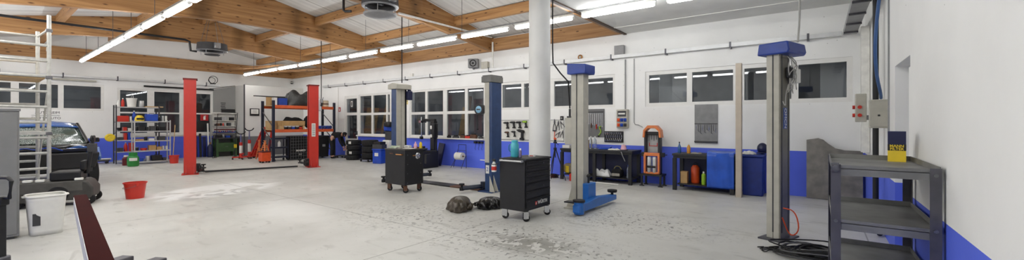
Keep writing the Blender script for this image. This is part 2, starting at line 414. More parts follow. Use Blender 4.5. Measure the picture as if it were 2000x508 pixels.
# pitched roof deck over the timber bays
RIDGE = 5.1
def roof_z(y): return 5.27-.192*abs(y-RIDGE)
deck = MB()
deck.prism([(YF, roof_z(YF)), (RIDGE, roof_z(RIDGE)), (YB+.25, roof_z(YB+.25)), (YB+.25, roof_z(YB+.25)+.12), (RIDGE, roof_z(RIDGE)+.12), (YF, roof_z(YF)+.12)], XL-.25, XE, 'YZ')
def deck_mat():
    m, nt, bs = _new('roof deck'); L = nt.links.new
    ge = nt.nodes.new('ShaderNodeNewGeometry'); mp = nt.nodes.new('ShaderNodeMapping'); mp.inputs['Scale'].default_value = (9., .5, .5); L(ge.outputs['Position'], mp.inputs['Vector'])
    nz = nt.nodes.new('ShaderNodeTexNoise'); nz.inputs['Scale'].default_value = 1.; nz.inputs['Detail'].default_value = 4; L(mp.outputs[0], nz.inputs['Vector'])
    r = nt.nodes.new('ShaderNodeValToRGB'); r.color_ramp.elements[0].position = .3; r.color_ramp.elements[1].position = .7
    r.color_ramp.elements[0].color = rgb(204, 203, 198); r.color_ramp.elements[1].color = rgb(230, 229, 224); L(nz.outputs['Fac'], r.inputs['Fac'])
    sp = nt.nodes.new('ShaderNodeSeparateXYZ'); L(ge.outputs['Position'], sp.inputs[0])
    w = nt.nodes.new('ShaderNodeMath'); w.operation = 'PINGPONG'; w.inputs[1].default_value = .6; L(sp.outputs['X'], w.inputs[0])
    lt = nt.nodes.new('ShaderNodeMath'); lt.operation = 'LESS_THAN'; lt.inputs[1].default_value = .012; L(w.outputs[0], lt.inputs[0])
    mx = nt.nodes.new('ShaderNodeMix'); mx.data_type = 'RGBA'; L(lt.outputs[0], mx.inputs['Factor']); L(r.outputs[0], mx.inputs['A']); mx.inputs['B'].default_value = rgb(140, 136, 126)
    L(mx.outputs['Result'], bs.inputs['Base Color']); bs.inputs['Roughness'].default_value = .7
    MATS['roof deck'] = m
deck_mat()
struct(deck.build('ceiling_pitched', 'roof deck'))
struct(MB().prism([(YF, 3.98), (YB, 3.98), (YB, roof_z(YB)), (RIDGE, roof_z(RIDGE)), (YF, roof_z(YF))], XE+.02, XE+.12, 'YZ').build('wall_gable', 'panel white'))
# glulam frames: cambered underside, top follows the roof
def belly(y): return 4.33-.5*(min(abs(y-RIDGE), 6.2)/5.2)**1.6
BEAMS = [-17.6, -13.1, -8.55]
def beam(x, w):
    ys = [YF+(YB-YF)*k/28 for k in range(29)]
    poly = [(y, belly(y)) for y in ys]+[(y, roof_z(y)-.005) for y in reversed(ys)]+[]
    mb = MB()
    bmv = []
    # strip-wise so the curved face stays clean
    for a, b in zip(ys, ys[1:]):
        mb.prism([(a, belly(a)), (b, belly(b)), (b, roof_z(b)-.005), (a, roof_z(a)-.005)], x-w/2, x+w/2, 'YZ')
    bmesh.ops.remove_doubles(mb.bm, verts=mb.bm.verts[:], dist=1e-5)
    # drop the inner faces left by the strips
    seen = {}
    for f in list(mb.bm.faces):
        k = tuple(sorted(v.index for v in f.verts))
    mb.bm.verts.index_update()
    for f in list(mb.bm.faces):
        k = tuple(sorted(v.index for v in f.verts)); seen.setdefault(k, []).append(f)
    bmesh.ops.delete(mb.bm, geom=[f for l in seen.values() if len(l) > 1 for f in l], context='FACES_ONLY')
    return struct(mb.build('roof_beam', 'beam wood y', ang=20))
for x in BEAMS: beam(x, .17)
struct(MB().b2(XL, XL+.14, YF, YB, 3.83, 4.28).build('roof_beam', 'beam wood y'))
struct(MB().b2(XL+.14, XE, YB-.14, YB, 3.83, 4.22).build('roof_beam', 'beam wood x'))
mb = MB(); mb.b2(XE-.16, XE, YF, YB-.14, 3.84, 4.24)
struct(mb.build('roof_beam', 'beam wood y'))
mb = MB(); mb.b2(XE-.02, XE+.05, YF, YB, 3.80, 3.86)
struct(mb.build('trim_1', mat('dark trim', (70, 50, 36), .6)))
struct(MB().b2(XE-.34, XE-.20, YF, YB-.14, 4.02, 4.06).build('trim_2', 'light wood'))
# purlins between the frames
edges = [XL+.14]+[b for b in BEAMS]+[XE-.16]
for a, b in zip(edges, edges[1:]):
    a2 = a+(.085 if a in BEAMS else 0); b2_ = b-(.085 if b in BEAMS else 0)
    for y in (8.55, 6.82, 5.1, 3.35, 1.6):
        z = roof_z(y)
        struct(MB().b2(a2, b2_, y-.06, y+.06, z-.27, z-.02).build('roof_purlin', 'beam wood x'))
# wind braces in the far bay
for (x0, y0, x1, y1) in ((XL+.2, 8.5, -17.7, 10.1), (XL+.2, 6.9, -17.7, 8.5)):
    mb = MB(); d = Vector((x1-x0, y1-y0, 0)); a = math.atan2(d.y, d.x)
    mb.box(((x0+x1)/2, (y0+y1)/2, 3.98), (d.length, .09, .1), (0, 0, a)); struct(mb.build('roof_brace', 'beam wood x'))
struct(MB().b2(XE+.05, XR, 9.46, 9.50, 3.818, 3.832).build('trim_4', 'white pvc'))
# round column under the edge of the flat ceiling
cx_, cy_ = -4.17, 6.42
mb = MB(); mb.lathe([(.2, 0), (.2, 4.02)], (cx_, cy_, 0), 40); struct(mb.build('column', 'panel white'))

# ------------------------------------------------------------------ windows
def window_y(name, w, cols, rows, skip=(), sill=False, fw=.07):
    """frame set in the back wall; cols/rows give the centre lines of the bars"""
    x0, x1, z0, z1 = w
    y = YB+.06
    fr = MB()
    fr.b2(x0, x0+fw, y-.035, y+.035, z0, z1).b2(x1-fw, x1, y-.035, y+.035, z0, z1).b2(x0+fw, x1-fw, y-.035, y+.035, z0, z0+fw).b2(x0+fw, x1-fw, y-.035, y+.035, z1-fw, z1)
    for (c, wd) in cols: fr.b2(c-wd/2, c+wd/2, y-.034, y+.034, z0+fw, z1-fw)
    for (r, h) in rows: fr.b2(x0+fw, x1-fw, y-.033, y+.033, r-h/2, r+h/2)
    o = struct(fr.build(name, 'white pvc'))
    xs = [x0+fw/2]+[c for c, _ in cols]+[x1-fw/2]; zs = [z0+fw/2]+[r for r, _ in rows]+[z1-fw/2]
    for a, b in zip(xs, xs[1:]):
        for c, d in zip(zs, zs[1:]):
            p = MB().b2(a, b, y-.004, y+.004, c, d).build('pane', 'window glass', o)
    if sill:
        MB().b2(x0-.02, x1+.02, YB-.12, YB+.06, z0-.045, z0).build('sill', 'white pvc', o, bev=.004)
    return o
P_ = lambda px: wx(px, YB+.05)
window_y('window_1', W1, [(P_(728), .12), (P_(756.5), .10), (-13.9, .1)], [(1.90, .10)], sill=True)
window_y('window_2', W2, [(P_(833.5), .12), (P_(870), .2), (P_(911.5), .13)], [(1.88, .10)], sill=True)
window_y('window_3', W3, [(P_(1021.5), .1), (P_(1050), .1), (P_(1079), .14), (-5.3, .05)], [])
window_y('window_4', W4, [(P_(1347), .12), (P_(1443), .22), (P_(1520), .12), (P_(1552.5), .12)], [], fw=.09)
# reveal shelves of the high windows
# door beside window_1
x0, x1, z0, z1 = D1; y = YB+.06
d = MB(); d.b2(x0, x0+.11, y-.04, y+.04, z0, z1).b2(x1-.12, x1, y-.04, y+.04, z0, z1).b2(x0+.11, x1-.12, y-.04, y+.04, z1-.12, z1).b2(x0+.11, x1-.12, y-.04, y+.04, 1.86, 1.98).b2(x0+.11, x1-.12, y-.04, y+.04, z0, .82)
dr = struct(d.build('door_1', 'white pvc'))
MB().b2(x0+.1, x1-.11, y-.004, y+.004, .8, 1.88).build('pane', 'window glass', dr)
MB().b2(x0+.1, x1-.11, y-.004, y+.004, 1.96, z1-.1).build('pane', 'window glass', dr)
MB().b2(x1-.09, x1-.06, y-.075, y-.04, 1.0, 1.16).cyl((x1-.075, y-.1, 1.08), (x1-.2, y-.1, 1.08), .011, n=8).cyl((x1-.075, y-.04, 1.08), (x1-.075, y-.1, 1.08), .011, n=8).build('handle', 'dull steel', dr)
def window_x(name, w, cols, rows, fw=.08, sill=False):
    y0, y1, z0, z1 = w; x = XL-.06
    fr = MB()
    fr.b2(x-.035, x+.035, y0, y0+fw, z0, z1).b2(x-.035, x+.035, y1-fw, y1, z0, z1).b2(x-.035, x+.035, y0+fw, y1-fw, z0, z0+fw).b2(x-.035, x+.035, y0+fw, y1-fw, z1-fw, z1)
    for (c, wd) in cols: fr.b2(x-.034, x+.034, c-wd/2, c+wd/2, z0+fw, z1-fw)
    for (r, h) in rows: fr.b2(x-.033, x+.033, y0+fw, y1-fw, r-h/2, r+h/2)
    o = struct(fr.build(name, 'white pvc'))
    ys = [y0+fw/2]+[c for c, _ in cols]+[y1-fw/2]; zs = [z0+fw/2]+[r for r, _ in rows]+[z1-fw/2]
    for a, b in zip(ys, ys[1:]):
        for c, d in zip(zs, zs[1:]):
            MB().b2(x-.004, x+.004, a, b, c, d).build('pane', 'window glass', o)
    if sill: MB().b2(XL-.06, XL+.08, y0-.02, y1+.02, z0-.05, z0).build('sill', 'white pvc', o)
    return o
window_x('window_5', L1, [(wy(29, XL), .18), (wy(119, XL), .14)], [])
window_x('window_6', L2, [(wy(295, XL), .22), (wy(356, XL), .18)], [(1.93, .06)], sill=True)

# night outside: yard ground and the neighbouring wall the room light spills on
struct(MB().b2(-30, 8, YB+.3, 22, -.2, -.05).build('ground_outside', 'exterior'))
struct(MB().b2(-26, 8, 13.2, 13.5, -.05, 6).build('wall_outside', 'exterior'))
struct(MB().b2(-25.3, -25, -8, 22, -.05, 6).build('wall_outside', 'exterior'))
for (x0, x1, y) in ((wx(1287, 11.0), wx(1346, 11.0), 11.0), (wx(1602, 11.0), wx(1700, 11.0), 11.0)):
    struct(MB().b2(x0, x1, y, y+.1, -.05, 4).build('wall_outside', 'panel white'))
for i, p in enumerate(((-17, 12.4, 4.6), (-10.5, 12.4, 4.6), (-4, 12.4, 4.6), (-24, 2, 4.6))):
    li = bpy.data.lights.new('yard_lamp', 'POINT'); li.energy = 70; li.shadow_soft_size = .15; li.color = (.9, .95, 1.0)
    lo = bpy.data.objects.new('yard_lamp', li); lo.location = p; COL.objects.link(lo)
w = bpy.data.worlds.new('night'); sc.world = w; w.use_nodes = True
w.node_tree.nodes['Background'].inputs['Color'].default_value = (.02, .024, .03, 1)
w.node_tree.nodes['Background'].inputs['Strength'].default_value = .35

# ------------------------------------------------------------------ ceiling lamps
def lamp(label):
    t = thing('ceiling_lamp', label, 'ceiling lamp', group='linear lamps of the ceiling rows')
    mb = MB(); mb.prism([(-.035, .04), (.035, .04), (.03, .085), (-.03, .085)], -.75, .75, 'YZ'); mb.build('housing', 'lamp housing', t)
    mb = MB()
    sec = [(.05, .05), (.068, .03), (.07, -.012), (.045, -.044), (.0, -.052), (-.045, -.044), (-.07, -.012), (-.068, .03), (-.05, .05)]
    def cap_(u, v):
        a = 2*PI*v; x = -.735+1.47*u; e = min(1, max(0, (.735-abs(x))/.06)); k = .55+.45*math.sqrt(1-(1-e)**2)
        return (x, .054*k*math.cos(a), .002+.045*k*math.sin(a))
    mb.grid(cap_, 52, 17)
    for sx in (-1, 1): mb.lathe([(.0, 0), (.028, 0)], (sx*.735, 0, .002), 12, 'X')
    mb.build('diffuser', 'tube light', t)
    for sx in (-1, 1):
        mb = MB(); mb.lathe([(.033, 0), (.033, .022), (0, .022)], (sx*.736-(.022 if sx < 0 else 0), 0, .002), 14, 'X'); mb.build('end_cap', 'lamp housing', t)
        mb = MB(); mb.tube([(sx*.6, 0, .08), (sx*.6, 0, .11)], .012, 6); mb.build('hanger', 'galvanised steel', t)
    return t
ORD = ['first', 'second', 'third', 'fourth', 'fifth', 'sixth', 'seventh', 'eighth', 'ninth', 'tenth', 'eleventh', 'twelfth', 'thirteenth', 'fourteenth']
lamp0 = None
for row, (y, n) in enumerate(((7.6, 12), (2.45, 12), (.25, 12))):
    for k in range(n):
        x = -20.15+1.7*k
        lb = f"{ORD[k]} glowing strip lamp from the far end of the {'lamp row along the windows' if row == 0 else 'lamp row over the scaffold side' if row == 1 else 'lamp row over the near side'}"
        if lamp0 is None:
            lamp0 = lamp(lb); lamp0.location = (x, y, 3.70)
        else: dup(lamp0, (x, y, 3.70), label=lb)
for y, nm in ((7.6, 'window'), (2.45, 'scaffold'), (.25, 'near')):
    r = thing('lamp_rail', f'thin grey carrier rail holding the strip lamps of the row on the {nm} side', 'rail', (0, y, 0), group='lamp carrier rails')
    MB().b2(-21.0, .5, -.02, .02, 3.805, 3.828).build('channel', 'galvanised steel', r)
    for k in range(9):
        x = -19.9+2.1*k
        if x < XE-.3: MB().tube([(x, 0, 3.83), (x, 0, roof_z(y)-.01)], .006, 6).build('suspension_wire', 'dark steel', r)
# ------------------------------------------------------------------ red two-post lift
def red_post(label, loc, rz):
    """local +X looks at the partner post"""
    t = thing('lift_post', label, 'car lift post', loc, rz)
    MB().b2(-.20, .20, -.26, .26, 0, .02).build('base_plate', 'red paint', t, bev=.004)
    c = MB(); c.b2(-.15, -.14, -.165, .165, .02, 2.78).b2(-.14, .14, -.165, -.152, .02, 2.78).b2(-.14, .14, .152, .165, .02, 2.78).b2(.125, .14, -.152, -.06, .02, 2.78).b2(.125, .14, .06, .152, .02, 2.78)
    c.build('column', 'red paint', t, bev=.004)
    MB().b2(-.17, .17, -.185, .185, 2.78, 2.82).build('top_cap', mat('dull red', (120, 34, 28), .5), t, bev=.004)
    for s in (-1, 1):
        MB().prism([(s*.165, .02), (s*.25, .02), (s*.165, .28)], -.1, -.085, 'YZ').prism([(s*.165, .02), (s*.25, .02), (s*.165, .28)], .085, .1, 'YZ').build('gusset', 'red paint', t)
        MB().cyl((-.1, s*.21, .02), (-.1, s*.21, .05), .018, n=6).cyl((.1, s*.21, .02), (.1, s*.21, .05), .018, n=6).build('anchor_bolt', 'dull steel', t)
    MB().b2(.10, .24, -.14, .14, .08, .30).build('carriage', 'black steel', t, bev=.006)
    for s in (-1, 1):
        a = MB(); a.cyl((.22, s*.12, .06), (.22, s*.12, .24), .05, n=14).tube([(.22, s*.12, .13), (.30, s*.55, .13)], .04, 6)
        arm = a.build('lift_arm', 'black steel', t)
        MB().lathe([(.055, .10), (.055, .13), (.02, .13), (.02, .2), (.06, .2), (.065, .23), (.0, .23)], (.31, s*.58, 0), 14).build('pad', 'black rubber', arm)
    return t
ra = math.atan2(3.19, .92)
rp1 = red_post('red lift post standing alone left of the workbench and rack', (-14.87, 3.98, 0), ra)
rp2 = red_post('red lift post with white rating plate in front of the orange rack', (-13.95, 7.17, 0), ra+PI)
pl = MB().b2(-.02, .10, -.171, -.166, 1.05, 1.5).build('rating_plate', 'white plastic', rp2)
pl.rotation_euler = (0, 0, PI); pl.location = (0.05, .0, 0)
for k in range(6): MB().b2(0, .085, -.1735, -.171, 1.1+.065*k, 1.13+.065*k).build('printed_line', 'mid grey', pl)
t = tag(MB().tube([(0, .35, .05), (0, 2.85, .05)], .03, 8).build('floor_pipe', 'black steel', loc=(-14.87, 3.98, 0), rz=ra-PI/2), 'black pipe lying on the floor between the two red lift posts', 'pipe')

# ------------------------------------------------------------------ blue and beige lift (two posts)
def blue_post(label, loc, side):
    """side = +1: opening faces +X; -1: faces -X"""
    t = thing('lift_post', label, 'car lift post', loc)
    s = side
    MB().b2(-.2, .2, -.3, .3, 0, .02).build('base_plate', 'lift blue', t, bev=.004)
    MB().b2(-.1, .1, -.17, .17, .02, 2.40).build('column', 'lift blue', t, bev=.008)
    if s > 0:
        c = MB(); c.b2(.1, .112, -.165, -.02, .1, 2.40).b2(.1, .112, -.01, .10, .1, 2.40); c.build('cover_strip', 'beige paint', t)
        MB().b2(.1, .106, .105, .165, .1, 2.40).build('slot', 'black rubber', t)
        MB().b2(.12, .23, .13, .27, 2.12, 2.36).cyl((.175, .2, 2.36), (.175, .2, 2.40), .05).build('drive_motor', 'navy', t, bev=.015)
        MB().prism([(-.16, 2.40), (.22, 2.40), (.22, 2.52), (.03, 2.56), (-.16, 2.52)], -.24, .24, 'XZ').build('top_cover', 'beige paint', t, bev=.008)
    else:
        MB().b2(-.095, .03, -.182, -.17, .64, 2.40).build('cover_strip', 'beige paint', t)
        MB().b2(-.16, .12, -.22, .2, 2.40, 2.53).b2(-.15, .11, -.2, .19, 2.53, 2.56).build('top_cover', mat('cover grey', (112, 112, 108), .5), t, bev=.006)
        lb = MB().b2(-.07, .02, -.176, -.17, .40, .58).build('label_plate', 'white plastic', t)
        text('2', .12, 'deep blue', lb, (-.025, -.178, .49), FRONT)
        MB().b2(-.2, -.11, -.02, .16, .35, .62).b2(-.36, -.1, -.05, -.03, .66, .68).build('lock_release', 'white plastic', t, bev=.01)
        for y in (-.25, -.12): MB().prism([(.1, .02), (.24, .02), (.1, .36)], y, y+.012, 'XZ').build('gusset', 'beige paint', t)
    MB().b2(s*.11, s*.22, -.15, .15, .06, .2).build('carriage', 'black steel', t, bev=.01)
    for q in (-1, 1):
        y1 = q*.75 if s > 0 else q*.62
        a = MB(); a.cyl((s*.2, q*.12, .04), (s*.2, q*.12, .2), .055, n=14).tube([(s*.2, q*.12, .1), (s*.36, y1, .1)], .05, 6)
        arm = a.build('lift_arm', mat('dark blue steel', (30, 38, 56), .4), t)
        MB().lathe([(.05, .05), (.05, .12), (.025, .12), (.025, .17), (.06, .17), (.06, .2), (.0, .2)], (s*.37, y1, 0), 14).build('pad', 'black rubber', arm)
    return t
blue_post('tall blue lift post with beige cover behind the black dented cabinet', (-8.95, 6.92, 0), 1)
blue_post('blue and beige lift post with small numbered plate beside the rubbish bags', (-5.8, 7.04, 0), -1)
t = thing('floor_cover_plate', 'flat dark cable cover plate across the floor between the blue posts', 'cover plate', (-7.4, 6.98, 0))
MB().b2(-1.3, -.25, -.16, .16, 0, .03).build('plate', 'dark steel', t, bev=.008)
MB().b2(-.25, .45, -.16, .16, 0, .03).build('plate', 'black steel', t, bev=.008)
MB().b2(.45, 1.35, -.16, .16, 0, .03).build('plate', 'rust brown', t, bev=.008)

# ------------------------------------------------------------------ grey lift with blue caps (two posts)
t3 = thing('lift_post', 'grey lift post with blue cap and long blue arm near the drawer trolley', 'car lift post', (-3.4, 6.52, 0))
MB().b2(-.2, .2, -.2, .3, 0, .02).build('base_plate', 'beige paint', t3)
c = MB(); c.b2(-.12, .0, -.08, .12, .02, 2.36).b2(.006, .12, -.08, .12, .02, 2.36).b2(-.004, .01, -.07, .12, .02, 2.36); c.build('column', 'beige paint', t3, bev=.004)
MB().b2(-.02, -.005, -.083, -.079, .1, 2.36).build('seam', 'dark grey', t3)
MB().prism([(-.14, .02), (.14, .02), (.0, .35)], .08, .095, 'XZ').prism([(-.12, .02), (-.22, .02), (-.12, .40)], -.05, -.035, 'XZ').build('gusset', 'beige paint', t3)
MB().prism([(-.15, 2.36), (.2, 2.36), (.21, 2.40), (.21, 2.52), (-.15, 2.55)], -.18, .2, 'XZ').build('top_cap', 'deep blue', t3, bev=.012)
MB().b2(.125, .235, -.12, .18, .06, .46).build('carriage', 'arm blue', t3, bev=.01)
a = MB(); a.prism([(-.62, .05), (-.62, .17), (.1, .22), (.88, .15), (.88, .06)], .20, .33, 'YZ').cyl((.265, -.52, .02), (.265, -.52, .22), .085, n=16)
arm = a.build('lift_arm', 'arm blue', t3, bev=.012)
MB().cyl((.265, .82, .14), (.265, .82, .2), .025, n=12).lathe([(.085, .2), (.09, .22), (.09, .245), (.0, .245)], (.265, .82, 0), 18).build('pad', 'black rubber', arm)
MB().cyl((.265, -.52, .22), (.265, -.52, .25), .10, n=16).b2(.02, .28, -.58, -.46, .19, .21).build('pivot_plate', 'black steel', arm)
MB().cyl((.18, .0, .46), (.18, .0, .56), .02).ball((.18, .0, .58), .035).build('lock_knob', 'black plastic', t3)
MB().b2(-.26, -.123, -.06, .10, 1.12, 1.60).build('control_box', 'beige paint', t3, bev=.008)
MB().b2(-.24, -.14, -.02, .06, 1.60, 1.63).cyl((-.2, .02, 1.63), (-.2, .02, 1.76), .02).cyl((-.15, .02, 1.63), (-.15, .02, 1.74), .018).build('cable_gland', 'dark grey', t3)
t4 = thing('lift_post', 'grey lift post with blue cap and cable tangle near the steel shelf cart', 'car lift post', (-.43, 6.38, 0), -.34)
MB().b2(-.14, .14, -.24, .26, 0, .02).build('base_plate', 'dark steel', t4)
c = MB(); c.b2(-.075, .002, -.15, .11, .02, 2.40).b2(.008, .075, -.15, .11, .02, 2.40).b2(.0, .01, -.14, .11, .02, 2.40); c.build('column', 'beige paint', t4, bev=.004)
MB().b2(-.004, .010, -.154, -.149, .1, 2.38).build('seam', 'dark grey', t4)
for y in (-.09, .09): MB().b2(.089, .094, y-.028, y-.012, .1, 2.38).build('seam', 'dark grey', t4)
MB().b2(.075, .09, -.15, .11, .02, 2.35).build('inner_channel', mat('channel grey', (120, 117, 106), .5), t4)
MB().prism([(-.16, 2.38), (.2, 2.38), (.22, 2.42), (.2, 2.53), (-.14, 2.53)], -.22, .28, 'XZ').build('top_cap', 'deep blue', t4, bev=.015)
lb = MB().b2(.090, .094, -.07, .03, 1.43, 1.70).build('maker_plate', mat('label blue', (52, 84, 160), .4), t4)
text('OMCN', .085, 'white plastic', lb, (.096, -.02, 1.565), (0, PI/2, 0), ext=.0005)
# turn lettering so it reads downwards on the +X face
lb.children[0].rotation_euler = Matrix(((0, 0, 1), (0, 1, 0), (-1, 0, 0))).to_euler()
MB().b2(.10, .2, .06, .16, 2.02, 2.2).build('limit_switch', 'white plastic', t4, bev=.01)
MB().b2(.10, .16, -.03, .04, 2.08, 2.22).build('relay', 'black plastic', t4, bev=.01)
for k in range(6):
    pts = [(.12+.02*R.random(), -.08+.2*R.random(), 2.36)]
    for q in range(5): pts.append((.13+.08*R.random(), -.12+.28*R.random(), 2.28-.10*q+.06*R.random()))
    MB().tube(pts, .006, 6, smooth=2).build('cable', mat('cable grey', (176, 174, 168), .5), t4)
MB().tube([(.13, -.02, 2.0), (.11, -.06, 1.85), (.14, -.12, 1.7), (.11, -.13, 1.78)], .006, 6, smooth=2).build('cable', 'cable grey', t4)
MB().tube([(.10, -.1, .42), (.22, -.05, .40), (.26, -.02, .15), (.16, -.05, .05), (.10, -.12, .3)], .008, 6, smooth=2).build('strap', 'orange plastic', t4)
o = MB().tube([(-.22, 6.5, 3.83), (-.21, 6.5, 3.4), (-.2, 6.48, 2.9), (-.22, 6.42, 2.545)], .012, 8, smooth=2).build('supply_cable', 'cable grey')
tag(o, 'grey cable dropping from the flat ceiling onto a blue cap', 'cable')

# ------------------------------------------------------------------ casters and trolleys
def caster(parent, x, y, r=.055, swivel=0., mt='chrome'):
    M = Matrix.Translation((x, y, 0)) @ Matrix.Rotation(swivel, 4, 'Z')
    mb = MB(); mb.b2(-.04, .04, -.03, .03, 2*r+.035, 2*r+.042, M=M).b2(-.035, .045, -.026, -.022, r-.01, 2*r+.035, M=M).b2(-.035, .045, .022, .026, r-.01, 2*r+.035, M=M)
    f = mb.build('caster', mt, parent)
    mb = MB(); mb.lathe([(r*.5, -.02), (r*.92, -.02), (r, -.012), (r, .012), (r*.92, .02), (r*.5, .02)], (0.012, 0, r), 20, 'Y', M=M); mb.build('wheel', 'black rubber', f)
    return f
# drawer trolley
t = thing('tool_trolley', 'black drawer tool trolley with silver handle and lettered bottom drawer', 'tool trolley', (-3.78, 5.415, 0))
BX, BY = .25, .365
MB().b2(-BX, BX-.02, -BY, BY, .16, .93).build('body', 'black steel', t, bev=.008)
MB().b2(-BX-.005, BX+.005, -BY-.005, BY+.005, .93, .955).b2(-BX+.03, BX-.03, -BY+.05, BY-.03, .955, .962).build('worktop', 'black plastic', t, bev=.008)
hs = [.085, .085, .085, .085, .12, .12, .145]; z = .925
for k, h in enumerate(hs):
    d = MB(); d.b2(BX-.02, BX-.004, -BY+.03, BY-.03, z-h+.006, z-.006)
    dr = d.build('drawer', 'black steel', t, bev=.004)
    MB().prism([(BX-.004, z-.012), (BX+.014, z-.014), (BX+.014, z-.028), (BX-.004, z-.036)], -BY+.05, BY-.05, 'XZ').build('handle', 'black plastic', dr)
    if k in (0, 4): MB().cyl((BX-.004, .13, z-h*.6), (BX+.004, .13, z-h*.6), .013, n=10).build('lock', 'dull steel', dr)
    if k == 6:
        text('WÜRTH', .075, 'white plastic', dr, (BX-.003, .11, z-.088), EAST, bold=.0015)
        MB().b2(BX-.004, BX-.002, -.10, -.05, z-.118, z-.062).build('emblem', 'red paint', dr)
        MB().b2(BX-.0022, BX-.001, -.09, -.06, z-.096, z-.088).b2(BX-.0022, BX-.001, -.079, -.071, z-.11, z-.075).build('emblem_cross', 'white plastic', dr)
    z -= h
h = MB(); h.cyl((-.2, -BY-.055, .925), (.2, -BY-.055, .925), .014, n=12).b2(-.21, -.19, -BY-.06, -BY, .91, .94).b2(.19, .21, -BY-.06, -BY, .91, .94); h.build('push_handle', 'aluminium', t)
for x, y, s in ((-.2, -.30, .4), (.2, -.30, .9), (-.2, .30, 1.2), (.2, .30, .7)): caster(t, x, y, .055, s)
# things on and at the drawer trolley
def bottle(label, loc, prof, m, cap='white plastic', capz=None, capr=.014, name='bottle', group=None, cat='bottle', n=16):
    b = thing(name, label, cat, loc, group=group)
    mb = MB(); mb.lathe(prof, (0, 0, 0), n); mb.build('body', m, b)
    zt = prof[-1][1]
    mb = MB(); mb.lathe([(capr, zt-.002), (capr, zt+.022), (capr*.85, zt+.026), (0, zt+.026)], (0, 0, 0), n); mb.build('cap', cap, b)
    return b
ZT = .9625
b = thing('water_jug', 'turquoise drinking jug with side handle on the drawer trolley', 'jug', (-3.92, 5.30, ZT))
MB().lathe([(.06, 0), (.066, .01), (.066, .2), (.05, .225), (.05, .235)], (0, 0, 0), 20).build('body', 'light blue plastic', b)
MB().lathe([(.053, .232), (.053, .262), (.02, .27), (0, .27)], (0, 0, 0), 20).build('lid', 'light blue plastic', b)
MB().tube([(-.06, -.01, .2), (-.10, -.02, .19), (-.105, -.02, .1), (-.064, -.01, .07)], .008, 6, smooth=2).build('handle', mat('teal', (44, 120, 140), .4), b)
bottle('slim grey spray can beside the turquoise jug', (-3.78, 5.26, ZT), [(.02, 0), (.022, .004), (.022, .1), (.012, .115)], mat('grey lilac', (120, 110, 140), .4), 'white plastic', name='spray_can', cat='spray can')
b = thing('parts_box', 'small white carton lying on the drawer trolley top', 'box', (-3.72, 5.50, ZT), .3)
MB().b2(-.05, .05, -.035, .035, 0, .03).build('carton', 'white plastic', b, bev=.003); MB().b2(-.03, .03, -.0355, -.035, .008, .02).build('printed_label', 'red paint', b)
b = thing('spray_bottle', 'red and white spray bottle hooked on the trolley side', 'spray bottle', (-4.075, 4.99, .74))
MB().lathe([(.035, 0), (.04, .01), (.04, .11), (.022, .14), (.016, .16)], (0, 0, 0), 16).build('body', 'white plastic', b)
MB().lathe([(.0405, .025), (.0405, .085)], (0, 0, 0), 16).build('printed_label', 'red paint', b)
MB().b2(-.02, .03, -.012, .012, .16, .2).b2(-.05, -.02, -.006, .006, .175, .19).build('trigger_head', 'black plastic', b, bev=.004)
b.location = (-4.085, 4.975, .74)
MB().torus((0, 0, .12), .043, .006, 16, 6).tube([(0.04, .02, .12), (.06, .05, .14), (.06, .06, .18)], .006, 6).build('holder_ring', 'black steel', b)
# plain black cabinet on casters
t = thing('tool_cabinet', 'plain black steel cabinet with chrome disc and littered top', 'tool cabinet', (-7.39, 5.855, 0))
MB().b2(-.34, .34, -.255, .255, .17, .92).build('body', 'black steel', t, bev=.008)
MB().b2(-.35, .35, -.265, .265, .92, .945).build('worktop', mat('worktop grey', (74, 70, 66), .6), t, bev=.005)
MB().lathe([(.0, .012), (.03, .02), (.055, .016), (.068, .008), (.068, 0)], (.34, .09, .79), 28, 'X').build('chrome_disc', 'chrome', t)
MB().cyl((.34, .0, .8), (.365, -.04, .8), .012, n=8).cyl((.365, -.06, .8), (.365, .02, .8), .01, n=8).build('hook', mat('brass', (170, 120, 70), .35, .7), t)
MB().cyl((.12, -.255, .83), (.12, -.3, .83), .012, n=8).cyl((.27, -.255, .83), (.27, -.3, .83), .012, n=8).cyl((.10, -.3, .83), (.29, -.3, .83), .014, n=8).build('side_handle', 'brass', t)
for k in range(8): MB().cyl((.339, -.18+.36*(k % 2), .22+.2*(k//2)), (.344, -.18+.36*(k % 2), .22+.2*(k//2)), .009, n=8).build('rivet', 'dull steel', t)
MB().b2(-.18, -.06, -.257, -.255, .83, .85).build('worn_sticker', 'rust brown', t)
for x, y, s in ((-.27, -.19, .3), (.27, -.19, 1.0), (-.27, .19, .8), (.27, .19, .2)): caster(t, x, y, .06, s, 'rust brown')
# litter on its top
ZC = .9455
def rag(label, loc, sx, sy, h, m, seed, name='rag', cat='rag', rz=0.):
    rr = random.Random(seed); ph = [rr.uniform(0, 6.28) for _ in range(6)]
    def f(u, v):
        x, y = (u-.5)*sx, (v-.5)*sy; e = max(0, 1-(2*abs(u-.5))**3)*max(0, 1-(2*abs(v-.5))**3)
        zz_ = h*min(1, 1.6*e)*(.66+.2*math.sin(9*u+ph[0])*math.sin(7*v+ph[1])+.14*math.sin(17*u+5*v+ph[2]))+.002
        return (x+.02*math.sin(8*v+ph[3]), y+.02*math.sin(7*u+ph[4]), max(.002, zz_))
    o = MB().grid(f, 26, 22).build(name, m, loc=loc, rz=rz, solid=.003)
    return tag(o, label, cat)
rag('crumpled pale green cloth on the left of the black cabinet top', (-7.58, 5.80, ZC), .26, .22, .06, mat('pale green', (176, 188, 164), .9), 3)
rag('grey crumpled rag at the cabinet edge beside the pale green cloth', (-7.36, 5.72, ZC), .14, .14, .05, mat('rag grey', (150, 146, 138), .9), 5)
